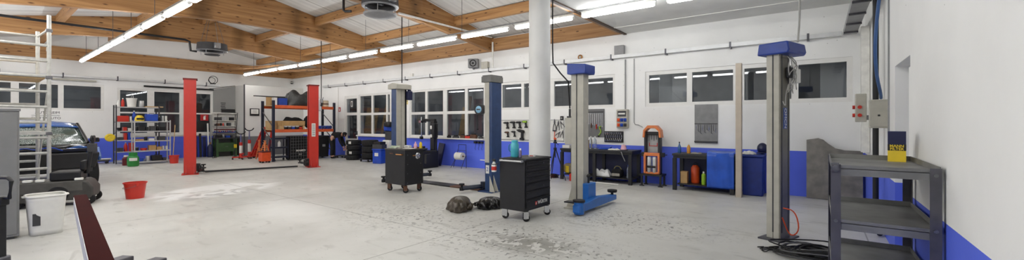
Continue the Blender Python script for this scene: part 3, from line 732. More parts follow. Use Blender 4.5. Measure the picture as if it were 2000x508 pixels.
b = thing('parts_box', 'white carton standing at the back of the black cabinet top', 'box', (-7.48, 6.03, ZC)); MB().b2(-.08, .08, -.04, .04, 0, .055).build('carton', 'white plastic', b, bev=.003); MB().b2(-.05, .05, -.041, -.04, .015, .035).build('printed_label', 'mid grey', b)
b = thing('paper_sheet', 'loose white papers on the black cabinet top', 'papers', (-7.16, 5.80, ZC), .2)
for k in range(3): MB().b2(-.12, .12, -.08, .08, .001+.003*k, .003+.003*k).build('sheet', 'paper', b, rz=.15*k)
bottle('pink plastic bottle among the papers on the black cabinet', (-7.16, 5.98, ZC), [(.03, 0), (.034, .006), (.034, .09), (.014, .12)], 'pink', 'pink')
b = thing('rubber_pad', 'dark red block near the back of the black cabinet top', 'block', (-7.26, 6.08, ZC)); MB().b2(-.09, .09, -.03, .03, 0, .025).build('block', 'dark red paint', b, bev=.006)
bottle('small yellow can on the right end of the black cabinet', (-7.08, 6.06, ZC), [(.03, 0), (.033, .005), (.033, .11), (.028, .118)], 'yellow paint', 'yellow paint', capr=.02, name='oil_can', cat='can')

# ------------------------------------------------------------------ rubbish bags
def bag(label, loc, rz, rx, ry, h, m, seed, tie=None):
    rr = random.Random(seed); ph = [rr.uniform(0, 6.28) for _ in range(8)]
    t = thing('rubbish_bag', label, 'rubbish bag', loc, rz)
    def f(u, v):
        a = 2*PI*u; b = PI*v/2*1.0
        k = 1+.13*math.sin(3*a+ph[0])+.06*math.sin(7*a+ph[1]+4*v)+.04*math.sin(13*a+ph[2]-6*v)+.03*math.sin(19*a+9*v+ph[3])
        rad = max(0, 1-v**2.6)**.5
        zz_ = h*v*(1+(1-v)*(.35*math.sin(2*a+ph[4])+.12*math.sin(11*a+ph[5]+3*v)))
        if v < .12: rad *= .9+.8*v
        return (rx*rad*k*math.cos(a), ry*rad*k*math.sin(a), max(.003, zz_))
    mb = MB().grid(f, 56, 20, True)
    # base
    mb.build('sack', m, t, ang=60)
    if tie:
        mb = MB()
        for k in range(9):
            a = tie+(k-4)*.22
            mb.tube([(rx*.7*math.cos(tie), ry*.7*math.sin(tie), h*.45), (rx*.9*math.cos(tie), ry*.9*math.sin(tie), h*.4+.02*math.sin(k*2.)), (rx*1.15*math.cos(a), ry*1.15*math.sin(a), h*.35+.03*math.sin(k*3.1))], .016, 6, smooth=1)
        mb.build('gathered_neck', m, t)
    return t
x, y = g(897, 411); bag('brownish bulging rubbish bag, left one of the two on the floor', (x, y, 0), .64, .21, .24, .25, 'bag brown', 2, .1)
x, y = g(956, 406); bag('shiny black slumped rubbish bag beside the drawer trolley', (x, y, 0), .64, .24, .22, .20, 'bag black', 4, PI)

# ------------------------------------------------------------------ steel shelf cart by the right wall
t = thing('shelf_cart', 'bare steel three-tier shelf cart against the right wall', 'shelf cart', (.31, 3.84, 0))
X0, X1, Y0, Y1 = -.25, .25, -.51, .46
for sx, x in ((-1, X0), (1, X1)):
    for sy, y in ((-1, Y0), (1, Y1)):
        mb = MB(); mb.b2(x, x-sx*.05, y, y-sy*.004, 0, 1.24).b2(x, x-sx*.004, y-sy*.004, y-sy*.05, 0, 1.24)
        p = mb.build('post', 'dark steel', t)
        for z in (.55, .88, 1.2): MB().cyl((x-sx*.025, y+sy*-.002, z), (x-sx*.025, y-(-sy)*.008, z), .011, n=8).build('bolt', 'dull steel', p)
for z in (.53, .87, 1.215):
    mb = MB(); i = .0045
    mb.b2(X0+i, X1-i, Y0+i, Y1-i, z-.004, z).b2(X0+i, X1-i, Y0+i, Y0+i+.004, z-.045, z+.02).b2(X0+i, X1-i, Y1-i-.004, Y1-i, z-.02, z+.035).b2(X0+i, X0+i+.004, Y0+i, Y1-i, z-.02, z+.035).b2(X1-i-.004, X1-i, Y0+i, Y1-i, z-.02, z+.035)
    mb.build('shelf_tray', mat('tray steel', (122, 122, 120), .5, .3, .3, 4), t)
MB().cyl((X0+.02, Y0-.02, 1.225), (X0+.02, Y0-.06, 1.225), .012, n=8).b2(X0+.0, X0+.04, Y0-.02, Y0, 1.20, 1.25).build('latch', 'dull steel', t)
b = thing('filter_box', 'navy and yellow filter carton with yellow capitals on the shelf cart', 'carton', (.465, 4.18, 1.2155), -.12)
MB().b2(-.05, .05, -.05, .05, .085, .225).build('upper_carton', 'navy', b); MB().b2(-.05, .05, -.05, .05, 0, .085).build('lower_carton', 'yellow paint', b)
MB().b2(-.0503, .0503, -.0503, .0503, .082, .128).build('printed_band', 'black plastic', b)
for rot, px_, py_ in ((FRONT, 0, -.0506), ((PI/2, 0, PI/2), .0506, 0), ((PI/2, 0, -PI/2), -.0506, 0)):
    for s, z in (('MANN', .116), ('FILTER', .094)): text(s, .026, 'yellow paint', b, (px_, py_, z), rot, ext=.0004, bold=.0008)
    text('W 950/26', .012, 'black plastic', b, (px_, py_, .018), rot, ext=.0004) if False else None
# cable coil on the floor
t = thing('cable_coil', 'untidy coil of black and grey cables on the floor beside the steel cart', 'cable coil', (*g(1592, 503), 0))
for k in range(16):
    rr = random.Random(k); r_ = rr.uniform(.15, .36); ph = rr.uniform(0, 6.28); ex = rr.uniform(.65, 1.)
    cx0, cy0 = rr.uniform(-.06, .06), rr.uniform(-.06, .06); z0 = .012+.006*k
    pts = [(cx0+r_*math.cos(a)*1.15, cy0+r_*ex*math.sin(a), max(.012, z0+.02*math.sin(2*a+ph))) for a in [2*PI*i/20 for i in range(20)]]
    MB().tube(pts, .009, 6, closed=True).build('cable_turn', 'black rubber' if k % 4 else mat('cable dark grey', (96, 96, 96), .6), t)
for k in range(4):
    MB().tube([(-.28, -.1+.04*k, .02+.02*k), (-.42, -.06+.03*k, .03), (-.46-.04*k, -.16+.05*k, .015), (-.5, -.1+.06*k, .012)], .006, 6, smooth=2).build('cable_end', 'black rubber', t)

# ------------------------------------------------------------------ steel sheet leaning in the corner
t = thing('steel_sheet', 'large dull steel sheet with a cut-out curve leaning in the corner', 'metal sheet', (0, 10.12, 0))
xs = lambda px: wx(px, 10.1)
poly = [(xs(1575), 0.01), (xs(1575), zz(273, xs(1575), 10.1)), (xs(1598), zz(270, xs(1598), 10.1)), (xs(1608), zz(273, xs(1608), 10.1)), (xs(1618), zz(281, xs(1618), 10.1)), (xs(1632), zz(290, xs(1632), 10.1)), (xs(1650), zz(294, xs(1650), 10.1)), (.66, zz(295, .5, 10.1)), (.66, .01)]
o = MB().prism(poly, -.006, .006, 'XZ').build('sheet', mat('scratched steel', (126, 122, 114), .55, .25, .3, 5), t); o.rotation_euler = (-.07, 0, 0)
# ------------------------------------------------------------------ left foreground
mat('scaffold grey', (190, 190, 184), .45, .25, .12, 14)
mat('locker grey', (128, 128, 127), .5, var=.05)
t = thing('locker', 'tall plain grey steel locker at the left edge of the picture', 'locker', (-8.69, -.17, 0))
MB().b2(-.34, .34, -.55, .59, .03, 1.66).build('body', 'locker grey', t, bev=.006)
MB().b2(-.35, .35, -.56, .60, 1.66, 1.69).build('top_panel', 'locker grey', t)
MB().b2(.34, .352, -.50, .57, .06, 1.63).build('door', 'locker grey', t, bev=.004)
MB().b2(.352, .38, -.46, -.44, .8, .98).build('handle', 'black plastic', t)
MB().b2(-.32, .32, -.5, .55, 0, .03).build('plinth', 'dark grey', t)
# hand pallet truck by the frame edge
x, y = -4.9, .2
t = thing('pallet_truck', 'black pallet truck handle with loop grip at the left edge', 'pallet truck', (-5.12, .16, 0), .5)
a = MB(); a.tube([(-.09, 0, .92), (-.11, 0, 1.05), (-.08, 0, 1.075), (.08, 0, 1.075), (.11, 0, 1.05), (.09, 0, .92)], .014, 8, closed=True); a.build('loop_handle', 'black steel', t)
MB().b2(-.05, .05, -.03, .03, .86, .93).build('lever_housing', 'black plastic', t, bev=.01)
MB().b2(-.028, .028, -.022, .022, .45, .88).build('tiller_shaft', 'black steel', t, bev=.004)
MB().tube([(.0, -.03, .5), (.02, -.03, .42), (.09, -.03, .34), (.10, -.03, .12)], .012, 8, smooth=1).build('release_rod', 'black steel', t)
MB().cyl((0, 0, .14), (0, 0, .46), .055, n=16).b2(-.12, .12, -.08, .08, .10, .16).build('pump', 'dark steel', t, bev=.01)
for s in (-1, 1):
    MB().lathe([(.03, -.025), (.085, -.025), (.09, -.018), (.09, .018), (.085, .025), (.03, .025)], (s*.06, 0, .09), 20, 'X').build('steer_wheel', 'black rubber', t)
    MB().b2(s*.2-.07, s*.2+.07, .1, 1.1, .06, .11).build('fork', 'dark steel', t, bev=.01)
MB().b2(-.27, .27, .06, .14, .06, .3).build('fork_bridge', 'dark steel', t, bev=.01)
# engine crane boom reaching in from below the frame
t = thing('engine_crane', 'dark red crane boom slanting up from the bottom edge', 'engine crane', (0, 0, 0))
def cb(cz, r):
    cx = r*cz; return Vector((.8*cx-.6*cz, .6*cx+.8*cz, 0))
A = cb(1.25, -.97); B = cb(3.12, -1.055); dv = (B-A); L_ = dv.length; rz = math.atan2(dv.y, dv.x)
t.location = (A.x, A.y, 0); t.rotation_euler = (0, 0, rz)
MB().prism([(-.05, .88), (L_-.16, .88), (L_, .925), (L_, .955), (L_-.12, .965), (-.05, .965)], -.034, .034, 'XZ').build('boom', mat('boom red', (52, 12, 11), .85, var=.1, spec=.05), t, bev=.003)
MB().b2(.0, L_-.18, .0345, .0365, .882, .962).build('lit_side_strip', 'lamp housing', t)  # light falling on the boom's left side, put into colour as a pale strip
MB().b2(-.12, .0, -.05, .05, .05, 1.0).build('mast', 'boom red', t, bev=.005)
MB().cyl((.02, 0, .35), (.5, 0, .875), .03, n=12).build('hydraulic_ram', 'dark steel', t)
for s in (-1, 1): MB().b2(-.2, .32, s*.22-.03, s*.22+.03, .05, .11).build('floor_leg', 'boom red', t, bev=.004)
MB().b2(-.2, -.1, -.25, .25, .05, .11).build('cross_member', 'boom red', t)
for x_, y_ in ((-.15, -.22), (-.15, .22), (.27, -.22), (.27, .22)): MB().lathe([(.01, -.015), (.025, -.015), (.025, .015), (.01, .015)], (x_, y_, .025), 14, 'Y').build('wheel', 'black rubber', t)
# white tub
x, y = g(83, 456); y += .03; t = thing('plastic_tub', 'large white plastic tub with rolled rim beside the grey locker', 'tub', (x, y, 0), 0)
def tub(u, v):
    a = 2*PI*u; n = 5.0; c, s = math.cos(a), math.sin(a)
    k = (abs(c)**n+abs(s)**n)**(-1/n); w_ = .15+.045*v; d_ = .145+.035*v
    return (w_*k*c, d_*k*s, .003+.52*v)
MB().grid(tub, 48, 10, True).build('shell', 'white plastic', t, solid=.008)
def rim(u, v):
    a = 2*PI*u; n = 5.0; c, s = math.cos(a), math.sin(a); k = (abs(c)**n+abs(s)**n)**(-1/n); q = 2*PI*v
    w_ = .198+.012*math.cos(q); d_ = .183+.012*math.cos(q); return (w_*k*c, d_*k*s, .522+.014*math.sin(q))
MB().grid(rim, 48, 9, True).build('rim', 'white plastic', t)
MB().prism([(tub(k/20., 0)[0]*.98, tub(k/20., 0)[1]*.98) for k in range(20)], .004, .012, 'XY').build('bottom', 'white plastic', t)
for s in (-1, 1): MB().b2(-.05, .05, s*.18, s*.215, .505, .525).build('grip', 'white plastic', t, bev=.006)
MB().b2(.168, .176, -.13, -.06, .14, .30).build('worn_label', 'dark grey', t).rotation_euler = (.0, 0, 0)
# red bucket
def bucket(label, px, py, r0, r1, h, m='red paint', group=None):
    x, y = g(px, py); t = thing('bucket', label, 'bucket', (x, y, 0), group=group)
    MB().lathe([(0, .004), (r0, .004), (r0, .0), (r0+.003, 0), (r1, h), (r1+.012, h), (r1+.012, h-.02), (r1-.003, h-.022), (r1-.006, h-.004), (r0-.002, .01), (0, .01)], (0, 0, 0), 32).build('shell', m, t)
    for s in (-1, 1): MB().b2(s*(r1+.0), s*(r1+.022), -.02, .02, h-.06, h-.02).build('bail_lug', m, t, bev=.003)
    MB().tube([(r1+.014, 0, h-.04)]+[((r1+.02)*math.cos(a), -(r1+.02)*math.sin(a)*.95, h-.05-.06*math.sin(a)) for a in [PI*k/12 for k in range(1, 12)]]+[(-r1-.014, 0, h-.04)], .004, 6).build('bail', 'dull steel', t)
    return t
bucket('bright red bucket standing alone on the open floor', 264, 387, .135, .175, .32)
# ------------------------------------------------------------------ scaffold tower
t = thing('scaffold_tower', 'light grey tubular scaffold tower with ladder frames left of the car', 'scaffold', (-12.1, .98, 0))
def ladder_frame(x, y1, y0, top, mname='frame_post'):
    for y in (y1, y0): MB().cyl((x, y, .06), (x, y, top), .031, n=12).build('frame_post', 'scaffold grey', t)
for (x, y1, y0, top, zs) in ((0, 0, -1.35, 3.62, [.32+.3*k for k in range(10)]), (-1.25, -.06, -1.35, 3.46, [.40+.3*k for k in range(9)])):
    ladder_frame(x, y1, y0, top)
    for z in zs: MB().cyl((x, y0, z), (x, y1, z), .026, n=10).build('rung', 'scaffold grey', t)
    for y in (y1, y0): MB().lathe([(.02, -.02), (.055, -.02), (.06, 0), (.055, .02), (.02, .02)], (x, y, .06), 18, 'X').build('wheel', 'black rubber', t)
MB().cyl((0, 0, 3.35), (-1.25, -.06, 3.35), .02, n=8).build('guard_rail', 'scaffold grey', t)
MB().cyl((0, -1.35, 3.35), (-1.25, -1.35, 3.35), .02, n=8).build('guard_rail', 'scaffold grey', t)
MB().cyl((-1.25, -.06, 3.36), (-1.25, -1.35, 3.36), .022, n=8).build('guard_rail', 'scaffold grey', t)
MB().cyl((0, 0, 3.30), (-.3, 0, 2.95), .016, n=8).build('corner_brace', 'scaffold grey', t)
MB().cyl((-1.25, -.06, .4), (0, 0, 2.4), .016, n=8).build('diagonal_brace', 'scaffold grey', t)
MB().b2(-1.22, -.03, -1.3, -.05, 2.37, 2.41).build('platform', 'light wood', t)
MB().b2(-1.22, .03, -1.3, -.02, 1.28, 1.34).build('work_platform', 'scaffold grey', t)
for z in (2.4, 1.3, 3.32): MB().b2(-.04, .04, -.045, .045, z-.03, z+.03).build('coupler', 'dull steel', t, bev=.006)
# ------------------------------------------------------------------ electric pallet truck
x, y = g(150, 397)
t = thing('electric_pallet_truck', 'low grey electric pallet truck with black tiller in front of the wrecked car', 'pallet truck', (-11.22, 1.06, 0), PI/2-.30)
# local X runs along its length, visible side is -Y
MB().prism([(-.62, .10), (.42, .10), (.47, .14), (.47, .30), (.40, .42), (.34, .455), (-.62, .455)], -.30, .30, 'XZ').build('chassis', mat('chassis grey', (66, 64, 60), .5, var=.25, scale=6), t, bev=.03, seg=3)
MB().b2(-.6, .33, -.305, -.298, .27, .44).build('side_panel', mat('panel grey', (82, 80, 76), .5, var=.2), t, bev=.01)
MB().lathe([(.09, -.012), (.14, -.012), (.14, .012), (.09, .012)], (.02, -.30, .22), 24, 'Y').build('wheel_arch', 'black plastic', t)
for xx, yy in ((.40, -.26), (.40, .26), (-.05, 0.), (-.5, -.2), (-.5, .2)):
    MB().lathe([(.03, -.035), (.085, -.035), (.1, -.02), (.1, .02), (.085, .035), (.03, .035)], (xx, yy, .1), 22, 'Y').build('wheel', 'black rubber', t)
MB().b2(-.1, .30, -.25, .25, .455, .62).build('motor_cowl', 'black plastic', t, bev=.03, seg=3)
MB().b2(.26, .34, -.12, .12, .62, .8).build('control_panel', 'black plastic', t, bev=.02)
MB().cyl((.33, .03, .55), (.40, .03, 1.14), .032, n=12).build('tiller_tube', 'black steel', t)
MB().b2(.34, .46, -.045, .105, .95, 1.12).build('battery_gauge', 'dark grey', t, bev=.015)
MB().torus((.41, -.06, 1.21), .05, .014, 18, 8, 'X').torus((.41, .12, 1.21), .05, .014, 18, 8, 'X').b2(.385, .435, -.04, .10, 1.15, 1.23).build('tiller_head', 'black plastic', t)
for s in (-1, 1): MB().b2(-1.5, -.6, s*.2-.08, s*.2+.08, .07, .13).build('fork', 'dark steel', t, bev=.01)
for k, xx in enumerate((-.35, -.2, .28)): MB().b2(xx-.06, xx+.05, -.29, -.2, .456, .50).build('loose_fitting', 'white plastic', t, bev=.01)
# ------------------------------------------------------------------ wrecked car
mat('car black', (24, 24, 28), .18, var=.1, coat=.5); mat('car blue', (44, 92, 164), .18, var=.08, coat=.6); mat('car glass', (44, 48, 48), .08)
def crazed():
    m, nt, bs = _new('crazed glass'); L = nt.links.new
    tc = nt.nodes.new('ShaderNodeTexCoord'); v = nt.nodes.new('ShaderNodeTexVoronoi'); v.feature = 'DISTANCE_TO_EDGE'; v.inputs['Scale'].default_value = 34; L(tc.outputs['Object'], v.inputs['Vector'])
    n = nt.nodes.new('ShaderNodeTexNoise'); n.inputs['Scale'].default_value = 3.; L(tc.outputs['Object'], n.inputs['Vector'])
    r = nt.nodes.new('ShaderNodeValToRGB'); r.color_ramp.elements[0].position = .02; r.color_ramp.elements[1].position = .10; r.color_ramp.elements[0].color = rgb(196, 206, 200); r.color_ramp.elements[1].color = rgb(46, 58, 54); L(v.outputs['Distance'], r.inputs['Fac'])
    r2 = nt.nodes.new('ShaderNodeValToRGB'); r2.color_ramp.elements[0].position = .45; r2.color_ramp.elements[1].position = .6; L(n.outputs['Fac'], r2.inputs['Fac'])
    mx = nt.nodes.new('ShaderNodeMix'); mx.data_type = 'RGBA'; L(r2.outputs[0], mx.inputs['Factor']); L(r.outputs[0], mx.inputs['A']); mx.inputs['B'].default_value = rgb(60, 74, 68); L(mx.outputs['Result'], bs.inputs['Base Color'])
    bs.inputs['Roughness'].default_value = .15; MATS['crazed glass'] = m
crazed()
t = thing('car', 'wrecked dark car with blue roof and shattered windscreen behind the scaffold', 'car', (-15.30, 1.02, 0), .06)
# local +X is the nose, +-Y the sides
HW = .84
def carshell(prof_side, y0, y1, name, m, bev=.05):
    return MB().prism(prof_side, y0, y1, 'XZ').build(name, m, t, bev=bev, seg=3)
carshell([(-2.2, .32), (.95, .32), (.95, .98), (.55, 1.02), (-1.7, 1.02), (-2.2, .95)], -HW, HW, 'lower_body', 'car black')
carshell([(-1.75, 1.0), (.62, 1.0), (-.05, 1.46), (-.3, 1.5), (-1.35, 1.5)], -HW+.1, HW-.1, 'cabin', 'car glass', .06)
def roof_(u, v):
    x = -1.42+1.5*u; y = (v-.5)*2*(HW-.12); return (x, y, 1.50+.05*(1-(2*v-1)**2)-.55*max(0, u-.72)**1.2+.01*math.sin(9*u+5*v))
MB().grid(roof_, 18, 14).build('roof', 'car blue', t, solid=.03)
def ws(u, v):
    y = (v-.5)*2*(HW-.14+.06*u); x = -.02+.70*u; return (x+.06*(1-(2*v-1)**2)+.012*math.sin(13*v+7*u), y, 1.42-.42*u+.012*math.sin(11*u+9*v))
MB().grid(ws, 16, 20).build('windscreen', 'crazed glass', t, solid=.01)
for s in (-1, 1):
    MB().tube([(-.1, s*(HW-.12), 1.49), (.66, s*(HW-.06), 1.02)], .035, 8).build('windscreen_pillar', 'car black', t)
    MB().tube([(-.75, s*(HW-.1), 1.49), (-.78, s*(HW-.02), 1.02)], .035, 8).build('door_pillar', 'car black', t)
    MB().prism([(.75, .62), (1.55, .62), (1.62, .70), (1.45, .93), (.75, 1.0)], s*(HW-.03)-.03, s*(HW-.03)+.03, 'XZ').build('front_wing', 'car blue' if s > 0 else 'car black', t, bev=.02)
    for wx_ in (1.25, -1.45):
        w_ = MB().lathe([(.2, -.09), (.29, -.09), (.31, -.07), (.31, .07), (.29, .09), (.2, .09)], (wx_, s*(HW-.12), .31), 28, 'Y').build('wheel', 'black rubber', t)
        MB().lathe([(.0, -.02), (.2, -.08), (.2, .08), (.0, .02)], (wx_, s*(HW-.12), .31), 20, 'Y').build('hub', 'dull steel', w_)
    MB().b2(.45, .65, s*(HW+.0), s*(HW+.16), 1.02, 1.14).build('door_mirror', 'car black', t, bev=.03)
# opened engine bay and hanging front panels
MB().b2(.9, 1.55, -.6, .6, .55, .62).build('bay_floor', 'black plastic', t)
e = MB(); e.b2(.98, 1.4, -.35, .25, .62, .86); e.build('engine_block', 'dark grey', t, bev=.04)
MB().cyl((1.0, -.38, .9), (1.35, -.3, .92), .05).cyl((1.05, .1, .88), (1.4, .15, .9), .06).tube([(1.0, .3, .9), (1.2, .45, .98), (1.45, .4, .85), (1.4, .1, .95), (1.1, -.1, .98)], .025, 8, smooth=2).build('hoses', 'black rubber', t)
MB().b2(1.1, 1.35, -.62, -.4, .84, .9).b2(1.2, 1.3, -.2, .05, .87, .91).build('fluid_tank', 'white plastic', t, bev=.02)
MB().b2(1.5, 1.56, -.66, .66, .84, .92).b2(1.5, 1.56, -.7, -.62, .36, .9).b2(1.5, 1.56, .62, .7, .36, .9).build('front_crossmember', 'car black', t, bev=.015)
MB().b2(1.42, 1.5, -.6, .6, .4, .84).build('radiator', 'dark grey', t)
MB().prism([(-.72, .46), (.72, .46), (.80, .82), (-.80, .82)], 1.57, 1.66, 'YZ').build('bumper_panel', 'black plastic', t, bev=.03)
MB().prism([(.25, .70), (.80, .72), (.82, .90), (.5, .98), (.28, .92)], 1.36, 1.44, 'YZ').build('torn_wing_panel', 'car blue', t, bev=.02)
MB().tube([(1.6, -.55, .84), (1.66, -.4, .98), (1.6, -.2, .9), (1.65, 0, .98), (1.58, .2, .88)], .014, 6, smooth=2).build('loose_wiring', 'blue plastic', t)
for k in range(7): MB().b2(.8+.1*k, .86+.1*k, -.8+.05*(k % 3), -.7, .7+.05*(k % 3), .78+.04*(k % 2)).build('broken_trim', ('car blue', 'aluminium', 'dark grey')[k % 3], t, bev=.01)
# ------------------------------------------------------------------ along the back wall
WF = YB            # face of the back wall
def X_(px, y=None): return wx(px, (WF if y is None else y))
t = thing('cable_tray', 'long galvanised cable tray running above the back wall windows', 'cable tray', (0, WF, 0))
MB().b2(-18.9, .35, -.13, -.004, 3.20, 3.206).b2(-18.9, .35, -.13, -.126, 3.206, 3.285).b2(-18.9, .35, -.008, -.004, 3.206, 3.285).build('channel', mat('zinc light', (206, 207, 206), .4, .2, .06), t)
for k in range(14): MB().b2(-18.4+1.4*k, -18.36+1.4*k, -.12, -.004, 3.165, 3.20).b2(-18.4+1.4*k, -18.36+1.4*k, -.135, -.128, 3.19, 3.31).build('bracket', 'dark steel', t)
t = thing('cable_tray', 'long galvanised cable tray along the far wall above the car', 'cable tray', (XL, 0, 0))
MB().b2(.004, .13, -1.1, 7.0, 3.20, 3.206).b2(.126, .13, -1.1, 7.0, 3.206, 3.27).b2(.004, .008, -1.1, 7.0, 3.206, 3.27).build('channel', 'zinc light', t)
for k in range(6): MB().b2(.004, .135, -.8+1.45*k, -.76+1.45*k, 3.165, 3.20).b2(.128, .14, -.8+1.45*k, -.76+1.45*k, 3.19, 3.34).build('bracket', 'dark steel', t)
t = thing('cable_tray', 'wide steel cable tray coming forward high on the right wall', 'cable tray', (.37, 0, 0))
MB().b2(0, .20, 3.0, 10.15, 3.20, 3.206).b2(0, .004, 3.0, 10.15, 3.206, 3.30).b2(.196, .20, 3.0, 10.15, 3.206, 3.30).build('channel', 'mid grey', t)
for k in range(9): MB().b2(-.005, .203, 3.4+.8*k, 3.45+.8*k, 3.17, 3.20).build('bracket', 'dark steel', t)
for k in range(5): MB().tube([(.03+.035*k, 3.0, 3.22), (.03+.035*k, 10.1, 3.22)], .012, 6).build('cable', ('cable grey', 'mid grey')[k % 2], t)
# boxes, loudspeaker, conduits above the tray
t = thing('loudspeaker', 'grey square loudspeaker above the cable tray between the blue posts', 'loudspeaker', (X_(926, 10.2), 10.17, 3.50), .5)
MB().b2(-.17, .17, -.09, .09, -.15, .15).build('cabinet', 'grey paint', t, bev=.012); MB().torus((0, -.092, 0), .1, .018, 24, 8, 'Y').lathe([(.0, .0), (.095, .012)], (0, -.095, 0), 20, 'Y').build('speaker_cone', 'black plastic', t)
MB().b2(-.03, .03, .02, .06, -.2, -.15).build('bracket', 'dark steel', t)
def wallbox(label, px, py, w, h, m, name='junction_box', d=.1, y=WF):
    x = X_(px, y); z = zz(py, x, y); t = thing(name, label, 'junction box', (x, y, z))
    MB().b2(-w/2, w/2, -d, -.001, -h/2, h/2).build('case', m, t, bev=.006); MB().b2(-w/2-.004, w/2+.004, -d-.012, -d, -h/2-.004, h/2+.004).build('lid', m, t, bev=.004)
    MB().cyl((0, -d/2, -h/2-.03), (0, -d/2, -h/2), .012, n=8).build('cable_gland', 'dark grey', t)
    return t
wallbox('beige junction box beside the grey loudspeaker', 950, 128, .26, .22, 'beige paint')
wallbox('grey junction box above the tray over the socket panel', 1212, 99, .25, .24, 'mid grey')
wallbox('tiny white box on the wall just left of the far blue post cap', 806, 147, .14, .12, 'white plastic', d=.06)
t = thing('alarm_bell', 'small round brass coloured fitting above the tray near the column', 'bell', (X_(1134), WF, zz(112, X_(1134), WF))); MB().torus((0, -.03, 0), .055, .018, 20, 8, 'Y').build('ring', 'brass', t); MB().cyl((0, 0, 0), (0, -.05, 0), .03, n=12).build('dome', 'beige paint', t)
t = thing('security_camera', 'small dark dome camera in the far corner under the beam', 'camera', (XL+.06, 10.2, 3.62)); MB().ball((0.02, 0, 0), .07, 14).build('dome', 'black plastic', t); MB().torus((0.02, 0, 0), .085, .02, 18, 8).build('ring', 'white plastic', t); MB().b2(-.06, .02, -.04, .04, .03, .07).build('bracket', 'white plastic', t)
def conduit(label, pts, r=.012, m='white plastic', name='conduit'):
    return tag(MB().tube(pts, r, 8).build(name, m), label, 'conduit')
xc = X_(968.5, WF-.03); conduit('white vertical conduit from the roof beam down to the tray', [(xc, WF-.19, 4.1), (xc, WF-.19, 3.28)], .03)
xc = X_(1221, WF-.03); conduit('grey conduit down to the socket panel', [(xc, WF-.025, 3.16), (xc, WF-.025, 1.87)], .016, 'mid grey')
xc2 = X_(1238, WF-.03); conduit('thin cable on the wall from the tray to the spring press', [(xc2, WF-.014, 3.16), (xc2, WF-.014, 1.52), (xc2+.03, WF-.014, 1.47), (xc2+.12, WF-.03, 1.46), (X_(1255, 10.1), 10.1, 1.40)], .009, 'mid grey')
conduit('grey cable dropping from the column to the control box', [(-3.975, 6.56, 3.8), (-3.975, 6.56, 2.9), (-3.965, 6.56, 2.62), (-3.80, 6.55, 2.42), (-3.62, 6.52, 2.25), (-3.60, 6.54, 1.765)], .013, 'black rubber', 'power_cable')
xd = X_(660, WF-.03); conduit('white conduit beside the glazed door up to the tray', [(xd, WF-.018, 3.16), (xd, WF-.018, 1.2)], .014)
# trunking under roof frame above the heater
tag(MB().b2(-8.45, -8.40, 6.5, WF-.16, 4.24, 4.28).build('cable_trunking', 'white enamel'), 'pale trunking along the roof frame from heater to wall', 'trunking').rotation_euler = (0, 0, 0)
# socket panel
xs0 = X_(1216, WF-.06); t = thing('socket_panel', 'grey socket panel with orange and blue outlets beside the black wrench rack', 'socket panel', (xs0, WF, 1.62))
MB().b2(-.15, .15, -.11, -.002, -.24, .24).build('case', 'beige paint', t, bev=.01)
MB().b2(-.11, .11, -.125, -.11, .06, .20).build('breaker_window', 'dark grey', t); MB().b2(-.09, .09, -.13, -.124, .11, .15).build('breaker', 'white plastic', t)
for x, z, m in ((-.085, -.03, 'orange plastic'), (-.085, -.16, 'orange plastic'), (.0, -.03, 'blue plastic'), (.0, -.16, 'blue plastic'), (.09, -.03, 'blue plastic'), (.09, -.16, 'dark grey')): MB().b2(x-.035, x+.035, -.14, -.11, z-.045, z+.04).cyl((x, -.14, z), (x, -.165, z-.01), .026, n=12).build('outlet', m, t, bev=.004)
t = thing('wall_socket', 'small black socket above the white tool board', 'wall socket', (X_(1098), WF, zz(231, X_(1098), WF))); MB().b2(-.05, .05, -.035, -.001, -.06, .06).build('case', 'black plastic', t, bev=.006); MB().cyl((0, -.03, 0), (0, -.038, 0), .025, n=14).build('outlet', 'mid grey', t)
# hose reel on the wall
xr_ = X_(939, 10.05); t = thing('hose_reel', 'black wall hose reel with light blue disc right of the big window', 'hose reel', (xr_, 10.02, 1.95), .12)
MB().lathe([(.06, -.09), (.17, -.09), (.18, -.07), (.18, .07), (.17, .09), (.06, .09)], (0, 0, 0), 28, 'Y').build('drum', 'black plastic', t); MB().lathe([(0, -.012), (.10, -.01), (.115, 0)], (0, -.092, 0), 28, 'Y').build('disc', mat('sky blue', (130, 178, 206), .4), t)
MB().b2(-.07, .07, -.108, -.104, -.02, .02).build('maker_label', 'dark grey', t); MB().b2(.12, .2, .02, .27, -.06, .06).build('wall_bracket', 'black steel', t); MB().tube([(-.1, 0, -.14), (-.1, 0, -.5), (-.1, 0, -.62)], .01, 8).ball((-.1, 0, -.64), .03, 8).build('hose', 'black rubber', t)
